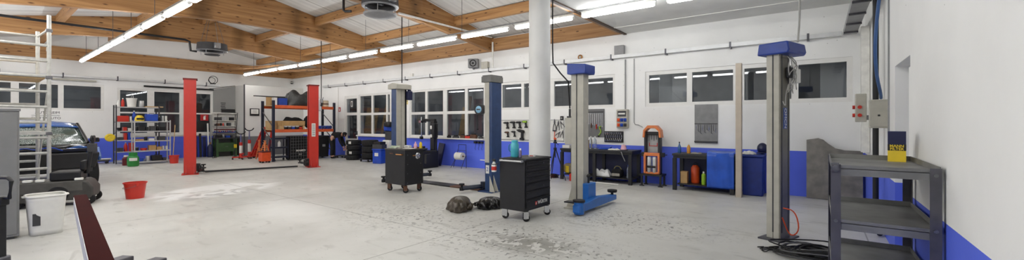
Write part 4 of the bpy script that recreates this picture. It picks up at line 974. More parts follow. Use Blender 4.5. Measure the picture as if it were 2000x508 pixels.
# white tool board with cordless tools
bx0, bx1 = X_(979), X_(1102.5)
t = thing('tool_board', 'white tool board on the wall behind the round column', 'tool board', (0, WF, 0))
MB().b2(bx0, bx1, -.02, -.001, .99, 1.60).build('board', 'white plastic', t); MB().b2(bx0, bx1, -.03, -.02, .98, 1.0).b2(bx0, bx1, -.03, -.02, 1.59, 1.605).b2(bx0-.0, bx0+.012, -.03, -.02, 1.0, 1.59).b2(bx1-.012, bx1, -.03, -.02, 1.0, 1.59).build('edge_strip', 'mid grey', t)
def drill(label, px, py, m, s=1.0, tilt=0.):
    y = WF-.075; x = X_(px, y); z = zz(py, x, y); t = thing('cordless_drill', label, 'cordless drill', (x, y, z), 0, 'cordless tools on the white board'); t.scale = (s,)*3
    t.rotation_euler = (0, tilt, 0)
    MB().cyl((-.10, 0, .05), (.05, 0, .05), .034, n=14).b2(-.06, .05, -.03, .03, .02, .07).build('motor_body', m, t, bev=.006)
    MB().cyl((-.15, 0, .05), (-.10, 0, .05), .014, .026, n=12).build('chuck', 'black steel', t)
    MB().prism([(-.02, .03), (.035, .03), (.06, -.10), (.0, -.10)], -.02, .02, 'XZ').build('grip', 'black plastic', t, bev=.006)
    MB().b2(-.02, .075, -.032, .032, -.145, -.10).build('battery', 'black plastic', t, bev=.006)
    return t
for i, (px, py, m, lb) in enumerate(((990, 243, 'black plastic', 'black cordless drill, first of the upper row on the white board'), (1002.5, 242, 'black plastic', 'black cordless drill, second of the upper row on the white board'), (1014, 242, 'black plastic', 'black cordless drill, third of the upper row on the white board'), (1026, 241, 'lime', 'lime green cordless drill hanging close to the column'), (991, 261, 'rust brown', 'brownish cordless driver at the start of the lower row'), (1004, 260, 'black plastic', 'black cordless driver in the middle of the lower row'))): drill(lb, px, py, m, .95 if i < 4 else .8)
t = drill('large black impact gun in the lower row beside the column', 1019, 261, 'black plastic', 1.35, .2)
# hand tools on the right part of the board
def handtool(label, px, py, L, kind, tilt, m, name, cat):
    y = WF-.05; x = X_(px, y); z = zz(py, x, y); t = thing(name, label, cat, (x, y, z)); t.rotation_euler = (0, tilt, 0)
    if kind == 'pliers':
        for s in (-1, 1):
            MB().tube([(s*.05, 0, -L*.5), (s*.045, 0, -L*.2), (s*.008, 0, L*.15)], .010, 6, smooth=1).build('handle', m, t)
            MB().prism([(s*.0, L*.12), (s*.025, L*.2), (s*.004, L*.5), (s*.0, L*.5)], -.008, .008, 'XZ').build('jaw', 'dark steel', t)
    elif kind == 'hammer':
        MB().cyl((0, 0, -L*.5), (0, 0, L*.45), .012, .010, n=8).build('shaft', 'orange plastic', t); MB().cyl((-.06, 0, L*.45), (.05, 0, L*.45), .022, n=10).build('hammer_head', 'dark steel', t)
    else:
        MB().b2(-.008, .008, -.004, .004, -L*.4, L*.4).build('shank', m, t)
        for s in (-1, 1): MB().torus((0, 0, s*L*.43), .014, .007, 14, 6, 'Y').build('wrench_end', m, t)
    return t
for i, (px, py, L, k, tl, m, nm, lb) in enumerate(((1083, 244, .34, 'pliers', .0, 'black plastic', 'pliers', 'long black pliers beside the column edge'), (1090, 245, .28, 'pliers', .1, 'black plastic', 'pliers', 'black pliers in the middle of the upper tool row'), (1097, 243, .22, 'pliers', -.5, 'dark grey', 'pliers', 'slanted dark pliers at the upper right of the board'), (1083, 262, .22, 'hammer', .05, 'orange plastic', 'hammer', 'orange handled hammer on the white board'), (1090.5, 262, .2, 'pliers', .7, 'black plastic', 'pliers', 'slanted black pliers low on the white board'), (1098, 262, .22, 'pliers', .2, 'dark grey', 'pliers', 'short grey pliers at the lower right corner of the board'))): handtool(lb, px, py, L, k, tl, m, nm, nm)
# grey pegboards
t = thing('pegboard', 'grey pegboard with a row of spanners behind the bench', 'pegboard', (0, WF, 0)); a, b = X_(1128), X_(1181)
MB().b2(a, b, -.025, -.001, 1.13, 1.89).build('panel', 'wall grey', t, bev=.004); MB().b2(a+.02, b-.02, -.036, -.025, 1.80, 1.82).build('hook_rail', 'dark grey', t)
for k in range(13):
    x = a+.10+(b-a-.16)*k/12; L = .24+.012*k; t = thing('spanner', 'long chrome spanner in the row on the grey pegboard', 'spanner', (x, WF-.0325, 1.775-L/2), group='spanners on the grey pegboard')
    MB().b2(-.007, .007, -.004, .004, -L*.44, L*.44).build('shank', 'chrome', t); MB().torus((0, 0, L*.46), .014, .006, 12, 6, 'Y').build('ring_end', 'chrome', t); MB().torus((0, 0, -L*.46), .014, .006, 12, 6, 'Y').build('jaw_end', 'chrome', t)
for px, py, m, lb in ((1146, 247, 'black plastic', 'black angled tool low on the grey pegboard'), (1155, 250, 'rust brown', 'brown handled tool low on the grey pegboard'), (1165, 252, 'red paint', 'red handled screwdriver low on the grey pegboard')):
    x = X_(px, WF-.04); t = thing('screwdriver', lb, 'screwdriver', (x, WF-.045, zz(py, x, WF))); MB().lathe([(.012, -.0), (.018, .02), (.015, .1), (.018, .12), (0, .13)], (0, 0, 0), 12).build('handle', m, t); MB().cyl((0, 0, -.12), (0, 0, 0), .004, n=8).build('blade', 'chrome', t)
x = X_(1173, WF-.04); t = thing('tube_bender', 'lime green curved tool at the lower right of the grey pegboard', 'tube bender', (x, WF-.05, 1.28)); MB().tube([(.02, 0, .14), (-.05, 0, .12), (.03, 0, .0), (-.06, 0, -.12)], .014, 8, smooth=2).build('grip', 'lime', t); MB().ball((-.06, 0, -.12), .025, 8).build('roller', 'black plastic', t)
t = thing('spanner_rack', 'black rack with curved spanners under the grey pegboard', 'spanner rack', (0, WF, 0)); a, b = X_(1180.5, WF-.03), X_(1217, WF-.03)
MB().b2(a, b, -.04, -.001, 1.00, 1.29).build('back_plate', 'black plastic', t, bev=.006)
for k in range(9):
    x = a+.06+(b-a-.1)*k/8; q = thing('spanner', 'chrome ring spanner slotted in the black rack', 'spanner', (x, WF-.055, 1.145), group='spanners in the black rack')
    MB().tube([(-.02, 0, .09), (.01, 0, .03), (.012, 0, -.03), (-.015, 0, -.09)], .008, 6, smooth=2).build('shank', 'chrome', q); MB().torus((-.02, 0, .1), .014, .006, 12, 6, 'Y').torus((-.018, 0, -.1), .014, .006, 12, 6, 'Y').build('ring_end', 'chrome', q)
t = thing('pegboard', 'grey pegboard with hanging keys left of the beige ghost strip', 'pegboard', (0, WF, 0)); a, b = X_(1357), X_(1402)
MB().b2(a, b, -.025, -.001, 1.04, 1.94).build('panel', mat('peg grey', (134, 134, 134), .6), t, bev=.004); MB().b2(a, b, -.028, -.025, 1.48, 1.5).b2(a, b, -.06, -.025, 1.06, 1.09).build('hook_rail', 'dark grey', t)
for k in range(10):
    x = a+.04+(b-a-.08)*k/9; L = .12+.02*((k*7) % 5); t = thing('hex_key', 'small dark key hanging on the grey board', 'hex key', (x, WF-.03, 1.47), group='keys on the grey board')
    MB().tube([(0, 0, 0), (0, 0, -L), (.03, 0, -L-.01)], .006, 6).build('key', 'dark steel' if k % 3 else 'chrome', t)

# ------------------------------------------------------------------ workbenches
def bench(label, x0, x1, y0, y1, h, legs):
    t = thing('workbench', label, 'workbench', (x0, y0, 0)); w, d = x1-x0, y1-y0
    MB().b2(0, w, 0, d, h-.045, h).build('bench_top', mat('bench dark', (34, 34, 38), .5, var=.2), t, bev=.004)
    MB().b2(.02, w-.02, .02, d-.02, h-.10, h-.045).build('rail', 'black steel', t)
    for lx in legs:
        for yy in (.03, d-.03): MB().b2(lx-.04, lx+.04, yy-.03, yy+.03, 0, h-.10).build('leg', 'black steel', t)
    MB().b2(.1, w-.02, .06, d-.04, .12, .15).build('lower_shelf', 'black steel', t)
    MB().b2(.05, w-.02, d-.02, d-.01, .15, h-.1).build('back_panel', 'navy', t)
    return t
bx = X_(1095, 9.66), X_(1236, 9.66)
bench('long black workbench below the tool boards', bx[0], bx[1], 9.62, 10.26, .83, (.05, (bx[1]-bx[0])*.5, bx[1]-bx[0]-.06))
b2x = X_(1313, 9.6), X_(1436, 9.6)
bench('black workbench with blue sheet right of the spring press', b2x[0], b2x[1], 9.58, 10.24, .82, (.05, b2x[1]-b2x[0]-.06))
def item(name, label, cat, loc, parts, rz=0., group=None):
    """parts: (name, material, builder, bevel)"""
    t = thing(name, label, cat, loc, rz, group)
    for p in parts:
        p[2](MB()).build(p[0], p[1], t, bev=(p[3] if len(p) > 3 else 0))
    return t
def carton(name, label, cat, loc, w, d, h, m, rz=0., lm=None, group=None):
    t = thing(name, label, cat, loc, rz, group)
    MB().b2(-w/2, w/2, -d/2, d/2, 0, h*.97).build('body', m, t, bev=.004)
    MB().b2(-w/2-.003, w/2+.003, -d/2-.003, d/2+.003, h*.93, h).build('lid', lm or m, t, bev=.003)
    return t
HB = .8305
water = [(.03, 0), (.042, .012), (.042, .2), (.038, .23), (.014, .29), (.013, .30)]
for px, y, lb in ((1154, 9.95, 'clear water bottle, left of two on the long bench'), (1162, 10.0, 'clear water bottle, right of two on the long bench')): bottle(lb, (X_(px, y), y, HB), water, 'clear plastic', 'white plastic', group=None)
carton('parts_box', 'open brown carton behind the water bottles', 'box', (X_(1147, 10.05), 10.05, HB), .14, .14, .22, 'cardboard')
carton('parts_box', 'white carton at the left end of the long bench', 'box', (X_(1108, 9.85), 9.85, HB), .22, .16, .08, 'white plastic')
t = thing('funnel', 'blue plastic tray lying mid bench beside the bottles', 'tray', (X_(1180, 9.9), 9.9, HB), .2); MB().prism([(-.16, 0), (.14, 0), (.2, .07), (-.05, .05)], -.09, .09, 'XZ').build('shell', 'blue plastic', t, bev=.01)
rag('pale crumpled paper on the middle of the long bench', (X_(1200, 9.8), 9.8, HB), .26, .2, .04, 'paper', 11, 'crumpled_paper', 'paper')
t = thing('desk_lamp', 'pink and white bench lamp clamped at the right end of the long bench', 'lamp', (X_(1217, 9.75), 9.78, HB)); MB().lathe([(.03, .14), (.05, .13), (.075, .02), (.07, .02), (.045, .12)], (0, 0, 0), 18).build('lamp_shade', 'pink', t); MB().tube([(0, 0, .14), (.05, .03, .10), (.05, .05, .0)], .01, 6).build('arm', 'dull steel', t); MB().b2(.02, .08, .02, .08, 0, .02).build('clamp', 'black steel', t)
tag(MB().tube([(X_(1213, 9.61), 9.606, .80), (X_(1214, 9.60), 9.60, .78), (X_(1216, 9.58), 9.58, .7), (X_(1221, 9.58), 9.57, .58)], .012, 6).build('grease_gun_hose', 'dull steel'), 'pale hose hanging over the front of the long bench', 'hose')
LS = .1505
rag('white plastic bag on the lower shelf of the long bench', (X_(1178, 9.85), 9.85, LS), .44, .3, .2, mat('milky film', (222, 222, 220), .25), 15, 'plastic_bag', 'plastic bag')
t = thing('tool_bag', 'dark tool bag on the lower shelf right of the white plastic bag', 'bag', (X_(1206, 9.85), 9.86, LS)); MB().b2(-.13, .13, -.12, .12, 0, .2).build('pouch', 'black cloth', t, bev=.05); MB().tube([(-.1, 0, .19), (-.05, 0, .27), (.05, 0, .27), (.1, 0, .19)], .012, 6, smooth=2).build('handle', mat('olive', (120, 112, 74), .8), t); MB().b2(-.10, .10, -.125, -.12, .03, .1).build('pocket', mat('bag grey', (150, 146, 136), .8), t)
bottle('clear water bottle on the lower shelf at the bench end', (X_(1227, 9.75), 9.76, LS), water, 'clear plastic', 'blue plastic')
t = thing('tool_bag', 'beige and grey work bag under the left end of the long bench', 'bag', (X_(1112, 9.88), 9.88, LS)); MB().b2(-.13, .13, -.12, .12, 0, .26).build('pouch', mat('bag beige', (140, 126, 100), .9), t, bev=.06); MB().b2(-.05, .05, -.125, -.115, .02, .2).build('pocket', 'yellow paint', t)
bottle('red plastic canister on the floor in front of the long bench', (X_(1117, 9.5), 9.5, 0), [(.06, 0), (.07, .01), (.07, .16), (.03, .2)], 'red paint', 'black plastic', name='canister', cat='canister')
t = thing('power_cable', 'dark heap of cable on the floor left of the long bench', 'cable', (X_(1078, 9.7), 9.75, 0))
for k in range(6): MB().torus((.03*math.sin(k*2.1), .03*math.cos(k*1.7), .012+.014*k), .12+.012*(k % 3), .011, 24, 6).build('cable_turn', 'black rubber' if k % 3 else 'red paint', t)
tag(MB().tube([(X_(1135, 9.45), 9.45, .02), (X_(1208, 9.45), 9.45, .02)], .016, 8).build('marker_pole', 'white plastic'), 'thin white pole lying on the floor before the long bench', 'pole')
bottle('blue spray bottle standing on the second bench', (X_(1327, 9.85), 9.85, .8205), [(.03, 0), (.036, .01), (.036, .14), (.014, .2), (.012, .23)], mat('bottle blue', (70, 120, 180), .2, trans=.3), 'black plastic', name='spray_bottle', cat='spray bottle')
bottle('orange bottle with cream cap on the second bench', (X_(1345, 9.85), 9.85, .8205), [(.036, 0), (.04, .01), (.04, .13), (.016, .19)], mat('amber', (214, 150, 60), .35), 'white plastic', name='cleaner_bottle', cat='bottle')
rag('grey rag beside the orange bottle on the second bench', (X_(1360, 9.8), 9.8, .8205), .2, .16, .035, 'rag grey', 21)
LS2 = .1505
carton('parts_box', 'brown carton on the lower shelf of the second bench', 'box', (X_(1337, 9.8), 9.8, LS2), .14, .2, .26, 'cardboard', .1)
t = thing('canister', 'orange round canister under the second bench', 'canister', (X_(1358, 9.95), 9.95, LS2)); MB().lathe([(.08, 0), (.09, .02), (.09, .34), (.05, .40), (0, .4)], (0, 0, 0), 20).build('body', 'orange plastic', t); MB().tube([(-.04, 0, .39), (-.03, 0, .45), (.03, 0, .45), (.04, 0, .39)], .01, 6).build('handle', 'black plastic', t)
t = thing('spray_can', 'yellow green can under the second bench', 'can', (X_(1374, 9.7), 9.72, LS2)); MB().lathe([(.04, 0), (.045, .01), (.045, .22), (.02, .25), (0, .25)], (0, 0, 0), 16).build('body', 'lime', t); MB().cyl((0, 0, .25), (0, 0, .29), .018, n=10).build('cap', 'white plastic', t)
# blue sheet over the right half of the second bench
def sheet(u, v):
    xa, xb = X_(1381, 9.56), X_(1434, 9.56); x = xa+(xb-xa)*u
    L = v*1.35
    fold = .008*math.sin(9*u+3*v)+.004*math.sin(23*u-5*v)
    if L < .62: y, z = 10.18-L, .86+.05*math.sin(5*u+2)*math.sin(4*L)*.5+.02
    else: y, z = 9.56-.02-fold*(.4+L-.62), .86-(L-.62)
    return (x, y-.0, z)
t = thing('blue_sheet', 'bright blue plastic sheet draped over the right end of the second bench', 'sheet'); MB().grid(sheet, 34, 30).build('sheet', mat('tarp blue', (34, 84, 186), .3, var=.2, scale=4), t, solid=.004)
# blue bin beside it
xb0, xb1 = X_(1449, 9.75), X_(1491, 9.75)
t = thing('waste_bin', 'dark blue square bin between the beige ghost strip and grey lift post', 'bin', ((xb0+xb1)/2, 10.0, 0)); w = (xb1-xb0)/2
MB().prism([(-w*.94, 0), (w*.94, 0), (w, .80), (-w, .80)], -.24, .24, 'XZ').build('body', mat('bin blue', (18, 44, 124), .4, var=.15), t, bev=.02); MB().b2(-w-.015, w+.015, -.26, .26, .80, .85).build('rim', 'bin blue', t, bev=.012)
rag('crumpled white sheets lying on the blue bin', ((xb0+xb1)/2-.09, 9.95, .851), .24, .3, .07, 'paper', 31, 'crumpled_paper', 'paper')
t = thing('hard_hat', 'dark blue rounded hood on the blue bin by the grey post', 'hood', (xb1-.05, 10.1, .868)); MB().ball((0, 0, .10), .10, 16, (1, 1.1, 1.2)).build('shell', 'navy', t); MB().torus((0, 0, .012), .1, .012, 20, 6).build('rim', 'navy', t)
xp0, xp1 = X_(1437.5, 9.45), X_(1449, 9.45)
tag(MB().b2(xp0, xp1, 9.38, 9.52, 0, 2.72).build('ghost_post', mat('warm beige', (190, 178, 160), .6, var=.06), bev=.006), 'added slim beige strip, ghost of the grey lift post, between blue sheet and blue bin', 'post')  # doubled edge of the grey lift post, added as a solid upright
# spring press
xq = X_(1275, 9.9); t = thing('spring_press', 'orange and black spring press on a low black stand', 'spring press', (xq, 9.92, 0))
MB().b2(-.26, .26, -.18, .18, .25, .29).build('stand_top', 'black steel', t)
for sx in (-1, 1):
    for sy in (-1, 1): MB().b2(sx*.22-.02, sx*.22+.02, sy*.15-.02, sy*.15+.02, 0, .25).b2(sx*.22-.05, sx*.22+.05, sy*.15-.03, sy*.15+.03, 0, .02).build('leg', 'black steel', t)
    MB().b2(sx*.165-.03, sx*.165+.03, -.07, .07, .29, 1.30).build('upright', 'black steel', t, bev=.006)
    MB().b2(sx*.22-.05, sx*.22+.05, -.05, .05, .70, .80).cyl((sx*.27, 0, .75), (sx*.33, 0, .75), .012, n=8).build('side_clamp', 'black steel', t, bev=.01)
    MB().lathe([(.04, .32), (.052, .34), (.052, .68), (.04, .7)], (sx*.062, -.08, 0), 20).build('cylinder', 'aluminium', t)
MB().b2(-.14, .14, .02, .06, .80, 1.28).build('back_plate', mat('press grey', (168, 168, 166), .5), t); MB().b2(-.10, .10, .01, .02, .95, .965).b2(-.10, -.085, .01, .02, .965, 1.03).b2(.085, .1, .01, .02, .965, 1.03).build('red_mark', 'red paint', t)
MB().b2(-.18, .18, -.12, -.06, .72, .80).b2(-.19, -.14, -.13, -.05, .30, .76).b2(.14, .19, -.13, -.05, .30, .76).b2(-.18, .18, -.12, -.06, .29, .34).build('lower_cage', 'orange paint', t, bev=.012)
MB().b2(-.10, .10, -.15, -.12, .44, .49).build('spring_clamp', 'black steel', t, bev=.01)
MB().prism([(-.22, 1.16), (-.20, 1.34), (-.10, 1.45), (.10, 1.45), (.20, 1.34), (.22, 1.16), (.17, 1.16), (.16, 1.31), (.08, 1.38), (-.08, 1.38), (-.16, 1.31), (-.17, 1.16)], -.12, .1, 'XZ').build('upper_guard', 'orange paint', t, bev=.01)
for k in range(4): MB().cyl((-.09+.06*k, -.02, 1.08+.03*(k % 2)), (-.09+.06*k, -.02, 1.27), .007, n=6).build('hook_rod', 'dark steel', t)
MB().b2(-.15, .15, -.04, .04, 1.22, 1.30).build('upper_jaw', 'black steel', t, bev=.01)
# camera tripod
t = thing('tripod', 'black photo tripod standing left of the long bench', 'tripod', (X_(1088, 9.4), 9.3, 0))
for a in (0.4, 2.5, 4.6): MB().cyl((.28*math.cos(a), .28*math.sin(a), 0), (.02*math.cos(a), .02*math.sin(a), .82), .011, .014, n=8).build('leg', 'black plastic', t)
MB().cyl((0, 0, .6), (0, 0, .98), .014, n=10).b2(-.03, .03, -.03, .03, .80, .86).build('centre_column', 'black plastic', t); MB().b2(-.035, .035, -.035, .035, .98, 1.02).cyl((0, 0, 1.0), (.13, -.04, .94), .008, n=8).ball((0, 0, 1.05), .035, 10).build('pan_head', 'black plastic', t); MB().b2(-.03, .03, -.02, .02, 1.07, 1.12).build('mount', 'orange plastic', t)
# chargers and oddments on the window sill
SZ = .9905
for i, (px, w, h, m, lb) in enumerate(((877, .14, .07, 'black plastic', 'small black charger at the left of the window sill'), (890, .26, .06, 'dark grey', 'flat dark charger on the window sill'), (904, .2, .10, 'rust brown', 'brown and red charger on the window sill'), (914, .22, .08, 'red paint', 'red edged box on the window sill'), (925, .26, .13, 'rust brown', 'taller brown machine on the window sill'), (939, .16, .06, 'dark grey', 'grey charger at the right end of the window sill'))):
    t = thing('battery_charger', lb, 'charger', (X_(px, WF-.06), WF-.055, SZ), group='chargers on the sill'); MB().b2(-w/2, w/2, -.045, .045, 0, h).build('case', m, t, bev=.01); MB().b2(-w*.3, w*.3, -.03, .03, h, h+.035).build('battery', 'black plastic', t, bev=.006)
for i, px in enumerate((928, 934.5, 941)):
    x = X_(px, WF-.04); t = thing('power_adapter', 'black adapter with loose lead hanging under the window sill', 'adapter', (x, WF-.005, .86), group='adapters under the sill'); MB().b2(-.05, .05, -.06, 0, -.03, .04).build('case', 'black plastic', t, bev=.008); MB().tube([(0, -.03, -.03), (.02, -.03, -.12), (-.02, -.03, -.2), (.01, -.03, -.25)], .005, 6, smooth=1).build('lead', 'black rubber', t)
# paper roll on wire stand
t = thing('paper_roll_stand', 'black wire stand for the paper roll against the blue wall', 'roll stand', (X_(898, 9.95), 9.95, 0))
for s in (-1, 1): MB().tube([(s*.30, .0, .01), (s*.17, .12, .68), (s*.17, .12, .78)], .009, 6).tube([(s*.2, .08, .42), (s*.24, -.18, .01)], .009, 6).build('side_frame', 'black steel', t)
MB().tube([(-.17, .12, .78), (.17, .12, .78)], .009, 6).tube([(-.18, .10, .58), (.18, .10, .58)], .007, 6).build('cross_bar', 'black steel', t); MB().tube([(-.22, -.01, .40), (.22, -.01, .40)], .009, 6).build('spindle', 'black steel', t)
t = thing('paper_roll', 'big white paper roll on the black wire stand', 'paper roll', (X_(898, 9.95), 9.94, .40)); MB().lathe([(.03, -.15), (.125, -.15), (.125, .15), (.03, .15)], (0, 0, 0), 28, 'X').build('roll', 'paper', t); MB().lathe([(.022, -.155), (.035, -.155), (.035, .155), (.022, .155)], (0, 0, 0), 16, 'X').build('core', 'cardboard', t)
# tyre changer
t = thing('tyre_changer', 'tall black tyre changing machine behind the dented cabinet', 'tyre changer', (X_(826, 9.3), 9.3, 0))
MB().b2(-.35, .35, -.35, .40, .0, .58).build('cabinet', 'black steel', t, bev=.03); MB().lathe([(.0, .60), (.26, .60), (.28, .63), (.28, .66), (.0, .66)], (-.05, -.12, 0), 28).build('turntable', 'dark steel', t)
for k in range(4): MB().box((-.05+.18*math.cos(k*PI/2), -.12+.18*math.sin(k*PI/2), .69), (.12, .05, .06), (0, 0, k*PI/2)).build('jaw', 'black steel', t)
MB().b2(.04, .22, .28, .46, .0, 1.58).build('column', 'black steel', t, bev=.02); MB().b2(-.36, .22, .30, .42, 1.56, 1.66).build('swing_arm', 'black steel', t, bev=.02); MB().cyl((-.30, .2, 1.0), (-.30, .2, 1.72), .028, n=6).b2(-.36, -.24, .12, .36, 1.52, 1.60).build('hex_shaft', 'chrome', t); MB().b2(-.35, -.25, .14, .24, .95, 1.05).build('mount_head', 'black plastic', t, bev=.02)
MB().b2(.2, .32, .2, .4, 1.0, 1.5).build('helper_arm', 'black steel', t, bev=.03); MB().b2(.06, .16, .26, .28, 1.30, 1.42).b2(.14, .24, .18, .2, 1.02, 1.12).build('gauge', 'white plastic', t, bev=.01); MB().tube([(.35, -.1, .4), (.55, -.15, .45), (.62, -.3, .35)], .03, 8).b2(.56, .66, -.42, -.22, .2, .5).build('bead_breaker', 'black steel', t)
for k in range(3): MB().b2(-.2+.15*k, -.12+.15*k, -.45, -.35, .03, .07).build('pedal', 'black steel', t)
MB().tube([(.3, .3, 1.5), (.42, .3, 1.2), (.36, .25, .8), (.44, .2, .5)], .014, 6, smooth=2).build('air_hose', 'black rubber', t)
t = thing('folded_ramp', 'dark blue folded panel leaning on the blue wall beside the tyre machine', 'panel', (X_(856, 10.15), 10.05, 0)); o = MB().b2(-.05, .22, -.03, .03, .0, .82).build('panel', 'navy', t, bev=.006); o.rotation_euler = (-.15, .12, 0); MB().b2(-.25, .10, -.2, -.06, 0, .2).build('box_foot', 'dark steel', t, bev=.01)
# wheel balancer, crate and boxes
t = thing('wheel_balancer', 'white and blue wheel balancer half hidden by the far blue post', 'wheel balancer', (X_(762, 9.95), 9.93, 0)); MB().b2(-.2, .22, -.2, .25, .0, .85).build('cabinet', 'white plastic', t, bev=.03); MB().b2(-.18, .2, -.1, .2, .85, 1.2).build('neck', 'dark grey', t, bev=.03); MB().b2(-.2, .22, -.15, .1, 1.2, 1.5).build('display_head', 'blue plastic', t, bev=.04); MB().b2(.0, .34, -.3, .1, 1.36, 1.56).build('wheel_guard', 'black plastic', t, bev=.06)
x, y = g(742, 319); t = thing('blue_crate', 'bright blue plastic crate with white label beside the tyres', 'crate', (x, y, 0), .3); MB().b2(-.19, .19, -.19, .19, 0, .50).build('body', 'blue plastic', t, bev=.02); MB().b2(-.21, .21, -.21, .21, .50, .55).build('rim', 'blue plastic', t, bev=.01); MB().b2(-.09, .07, -.196, -.19, .28, .40).build('label', 'white plastic', t)
carton('tool_case', 'dark tool case lying on the blue crate', 'tool case', (x-.02, y, .5505), .42, .3, .16, 'dark grey', .3)
carton('tool_case', 'black tool case on top of the dark case by the tyres', 'tool case', (x-.02, y, .7105), .36, .26, .10, 'black plastic', .1)
# tyres
def tyre(label, loc, r=.30, w=.20, m='black rubber', group='tyres by the glazed door'):
    t = thing('tyre', label, 'tyre', loc, R.uniform(0, 6), group)
    MB().lathe([(r*.62, 0.015), (r*.72, 0), (r*.92, .004), (r, .03), (r, w-.03), (r*.92, w-.004), (r*.72, w), (r*.62, w-.015), (r*.66, w/2), (r*.62, .015)], (0, 0, 0), 36).build('casing', m, t, ang=50)
    mb = MB()
    for k in range(18):
        a = 2*PI*k/18; mb.box((r*math.cos(a), r*math.sin(a), w/2), (.012, .05, w-.06), (0, 0, a))
    mb.build('tread', m, t)
    return t
x, y = -15.35, 9.62
for k, lb in enumerate(('bottom tyre of the stack nearest the door', 'second tyre from the floor in the stack nearest the door', 'third tyre from the floor in the stack nearest the door', 'top tyre of the stack nearest the door')):
    q = tyre(lb, (x+.015*((k*7) % 3-1), y+.01*((k*5) % 3-1), .002+.2045*k))
    if k in (1, 3):
        q.rotation_euler = (0, 0, 0); MB().b2(-.02, .09, -.303, -.298, .05, .15).build('paper_label', 'white plastic', q).rotation_euler = (0, 0, .35)
x, y = -14.15, 9.55
t = thing('tyre_dolly', 'low black dolly carrying the second stack of tyres', 'dolly', (x, y, 0)); MB().b2(-.3, .3, -.3, .3, .09, .12).build('deck', 'black steel', t)
for sx in (-1, 1):
    for sy in (-1, 1): MB().lathe([(.012, -.015), (.045, -.015), (.045, .015), (.012, .015)], (sx*.24, sy*.24, .045), 14, 'Y').build('wheel', 'black rubber', t)
for k, lb in enumerate(('lowest tyre on the black dolly', 'middle tyre on the black dolly', 'top tyre on the black dolly')): tyre(lb, (x+.02*(k % 2), y, .1205+.2445*k), .31, .24)
t = thing('creeper', 'low black wheeled dolly on the floor by the crouching person', 'dolly', (*g(671, 308), 0), .3); MB().b2(-.26, .26, -.18, .18, .07, .11).build('deck', 'dark grey', t, bev=.01)
for sx in (-1, 1):
    for sy in (-1, 1): MB().lathe([(.012, -.015), (.035, -.015), (.035, .015), (.012, .015)], (sx*.2, sy*.14, .035), 14, 'Y').build('wheel', 'black rubber', t)
# small red sign by the door
x = X_(663); t = thing('fire_sign', 'small red fire point sign beside the glazed door', 'sign', (x, WF, zz(214, x, WF))); MB().b2(-.10, .10, -.012, -.001, -.1, .1).build('plate', mat('sign red', (176, 30, 34), .4), t); MB().b2(-.02, .05, -.014, -.012, -.07, .05).b2(-.03, -.01, -.014, -.012, .0, .07).build('symbol', 'white plastic', t)
x = X_(687, WF+.05); t = thing('notice', 'notice with white figure stuck inside the door glass', 'notice', (x, WF+.0555, zz(203, x, WF))); MB().b2(-.13, .13, -.004, 0, -.17, .17).build('sheet', 'dark grey', t); MB().b2(-.07, .07, -.006, -.004, -.12, .12).build('white_border', 'white plastic', t); MB().b2(-.04, .04, -.008, -.006, -.09, .09).build('figure', 'black plastic', t)
x = X_(795.5); t = thing('notice', 'small yellow warning notice on the frame beside the far blue post', 'notice', (x, WF, zz(199, x, WF))); MB().b2(-.05, .05, -.006, -.001, -.1, .1).build('sheet', mat('pale yellow', (222, 206, 140), .6), t); MB().prism([(-.03, .01), (.03, .01), (0, .06)], -.008, -.006, 'XZ').build('symbol', 'black plastic', t)
# ------------------------------------------------------------------ right corner services
tag(MB().tube([(.612, 7.4, 3.8), (.612, 7.4, .25), (.612, 7.4, .14), (.62, 7.35, .07), (.64, 7.22, .045)], .032, 14, smooth=0).build('drain_pipe', 'black plastic'), 'thick black downpipe in the right corner', 'pipe')
tag(MB().b2(.58, .695, 9.3, 9.42, 1.0, 3.18).build('cable_duct', 'white enamel', bev=.004), 'white vertical duct in the right corner below the tray', 'duct')
t = thing('control_cabinet', 'beige control cabinet on the wall behind the steel cart', 'control cabinet', (.6, 7.0, 0)); MB().b2(-.08, .098, -.12, .12, 1.44, 1.80).build('case', 'beige paint', t, bev=.01); MB().b2(-.085, .09, -.13, -.12, 1.46, 1.78).build('door', 'beige paint', t, bev=.006); MB().cyl((.0, -.14, 1.60), (.0, -.13, 1.60), .012, n=8).build('lock', 'black plastic', t)
t = thing('switch_box', 'narrow beige switch box with red buttons in the right corner', 'switch box', (.50, 8.0, 0)); MB().b2(-.07, .06, -.05, .05, 1.52, 1.94).build('case', 'beige paint', t, bev=.01)
for z in (1.62, 1.74): MB().cyl((-.07, -.0, z), (-.10, -.0, z), .028, n=12).cyl((-.02, -.05, z), (-.02, -.075, z), .026, n=12).build('button', 'red paint', t)
MB().b2(.06, .198, -.03, .03, 1.55, 1.62).build('mounting_arm', 'dull steel', t)
tag(MB().tube([(.60, 6.5, 3.25), (.56, 6.5, 2.9), (.53, 6.5, 2.45), (.55, 6.6, 2.1), (.62, 6.9, 1.87), (.63, 7.0, 1.822)], .018, 8, smooth=2).build('air_hose', 'blue hose'), 'blue hose running down the right corner into the cabinet', 'hose')
for i, (y, r, m, lb) in enumerate(((6.2, .014, 'white enamel', 'thin white conduit on the right wall left of the recess'), (5.85, .02, 'dull steel', 'grey steel conduit closest to the wall recess'), (6.7, .012, 'mid grey', 'thin grey conduit behind the blue hose'))): conduit(lb, [(.675, y, 3.2), (.675, y, .25 if i == 1 else 1.2)], r, m)
for k in range(5): tag(MB().torus((.675, 5.85, .8+.5*k), .026, .007, 12, 6).build('pipe_clip', 'dull steel'), 'small steel clip round the conduit at the recess', 'pipe clip', 'clips on the steel conduit')
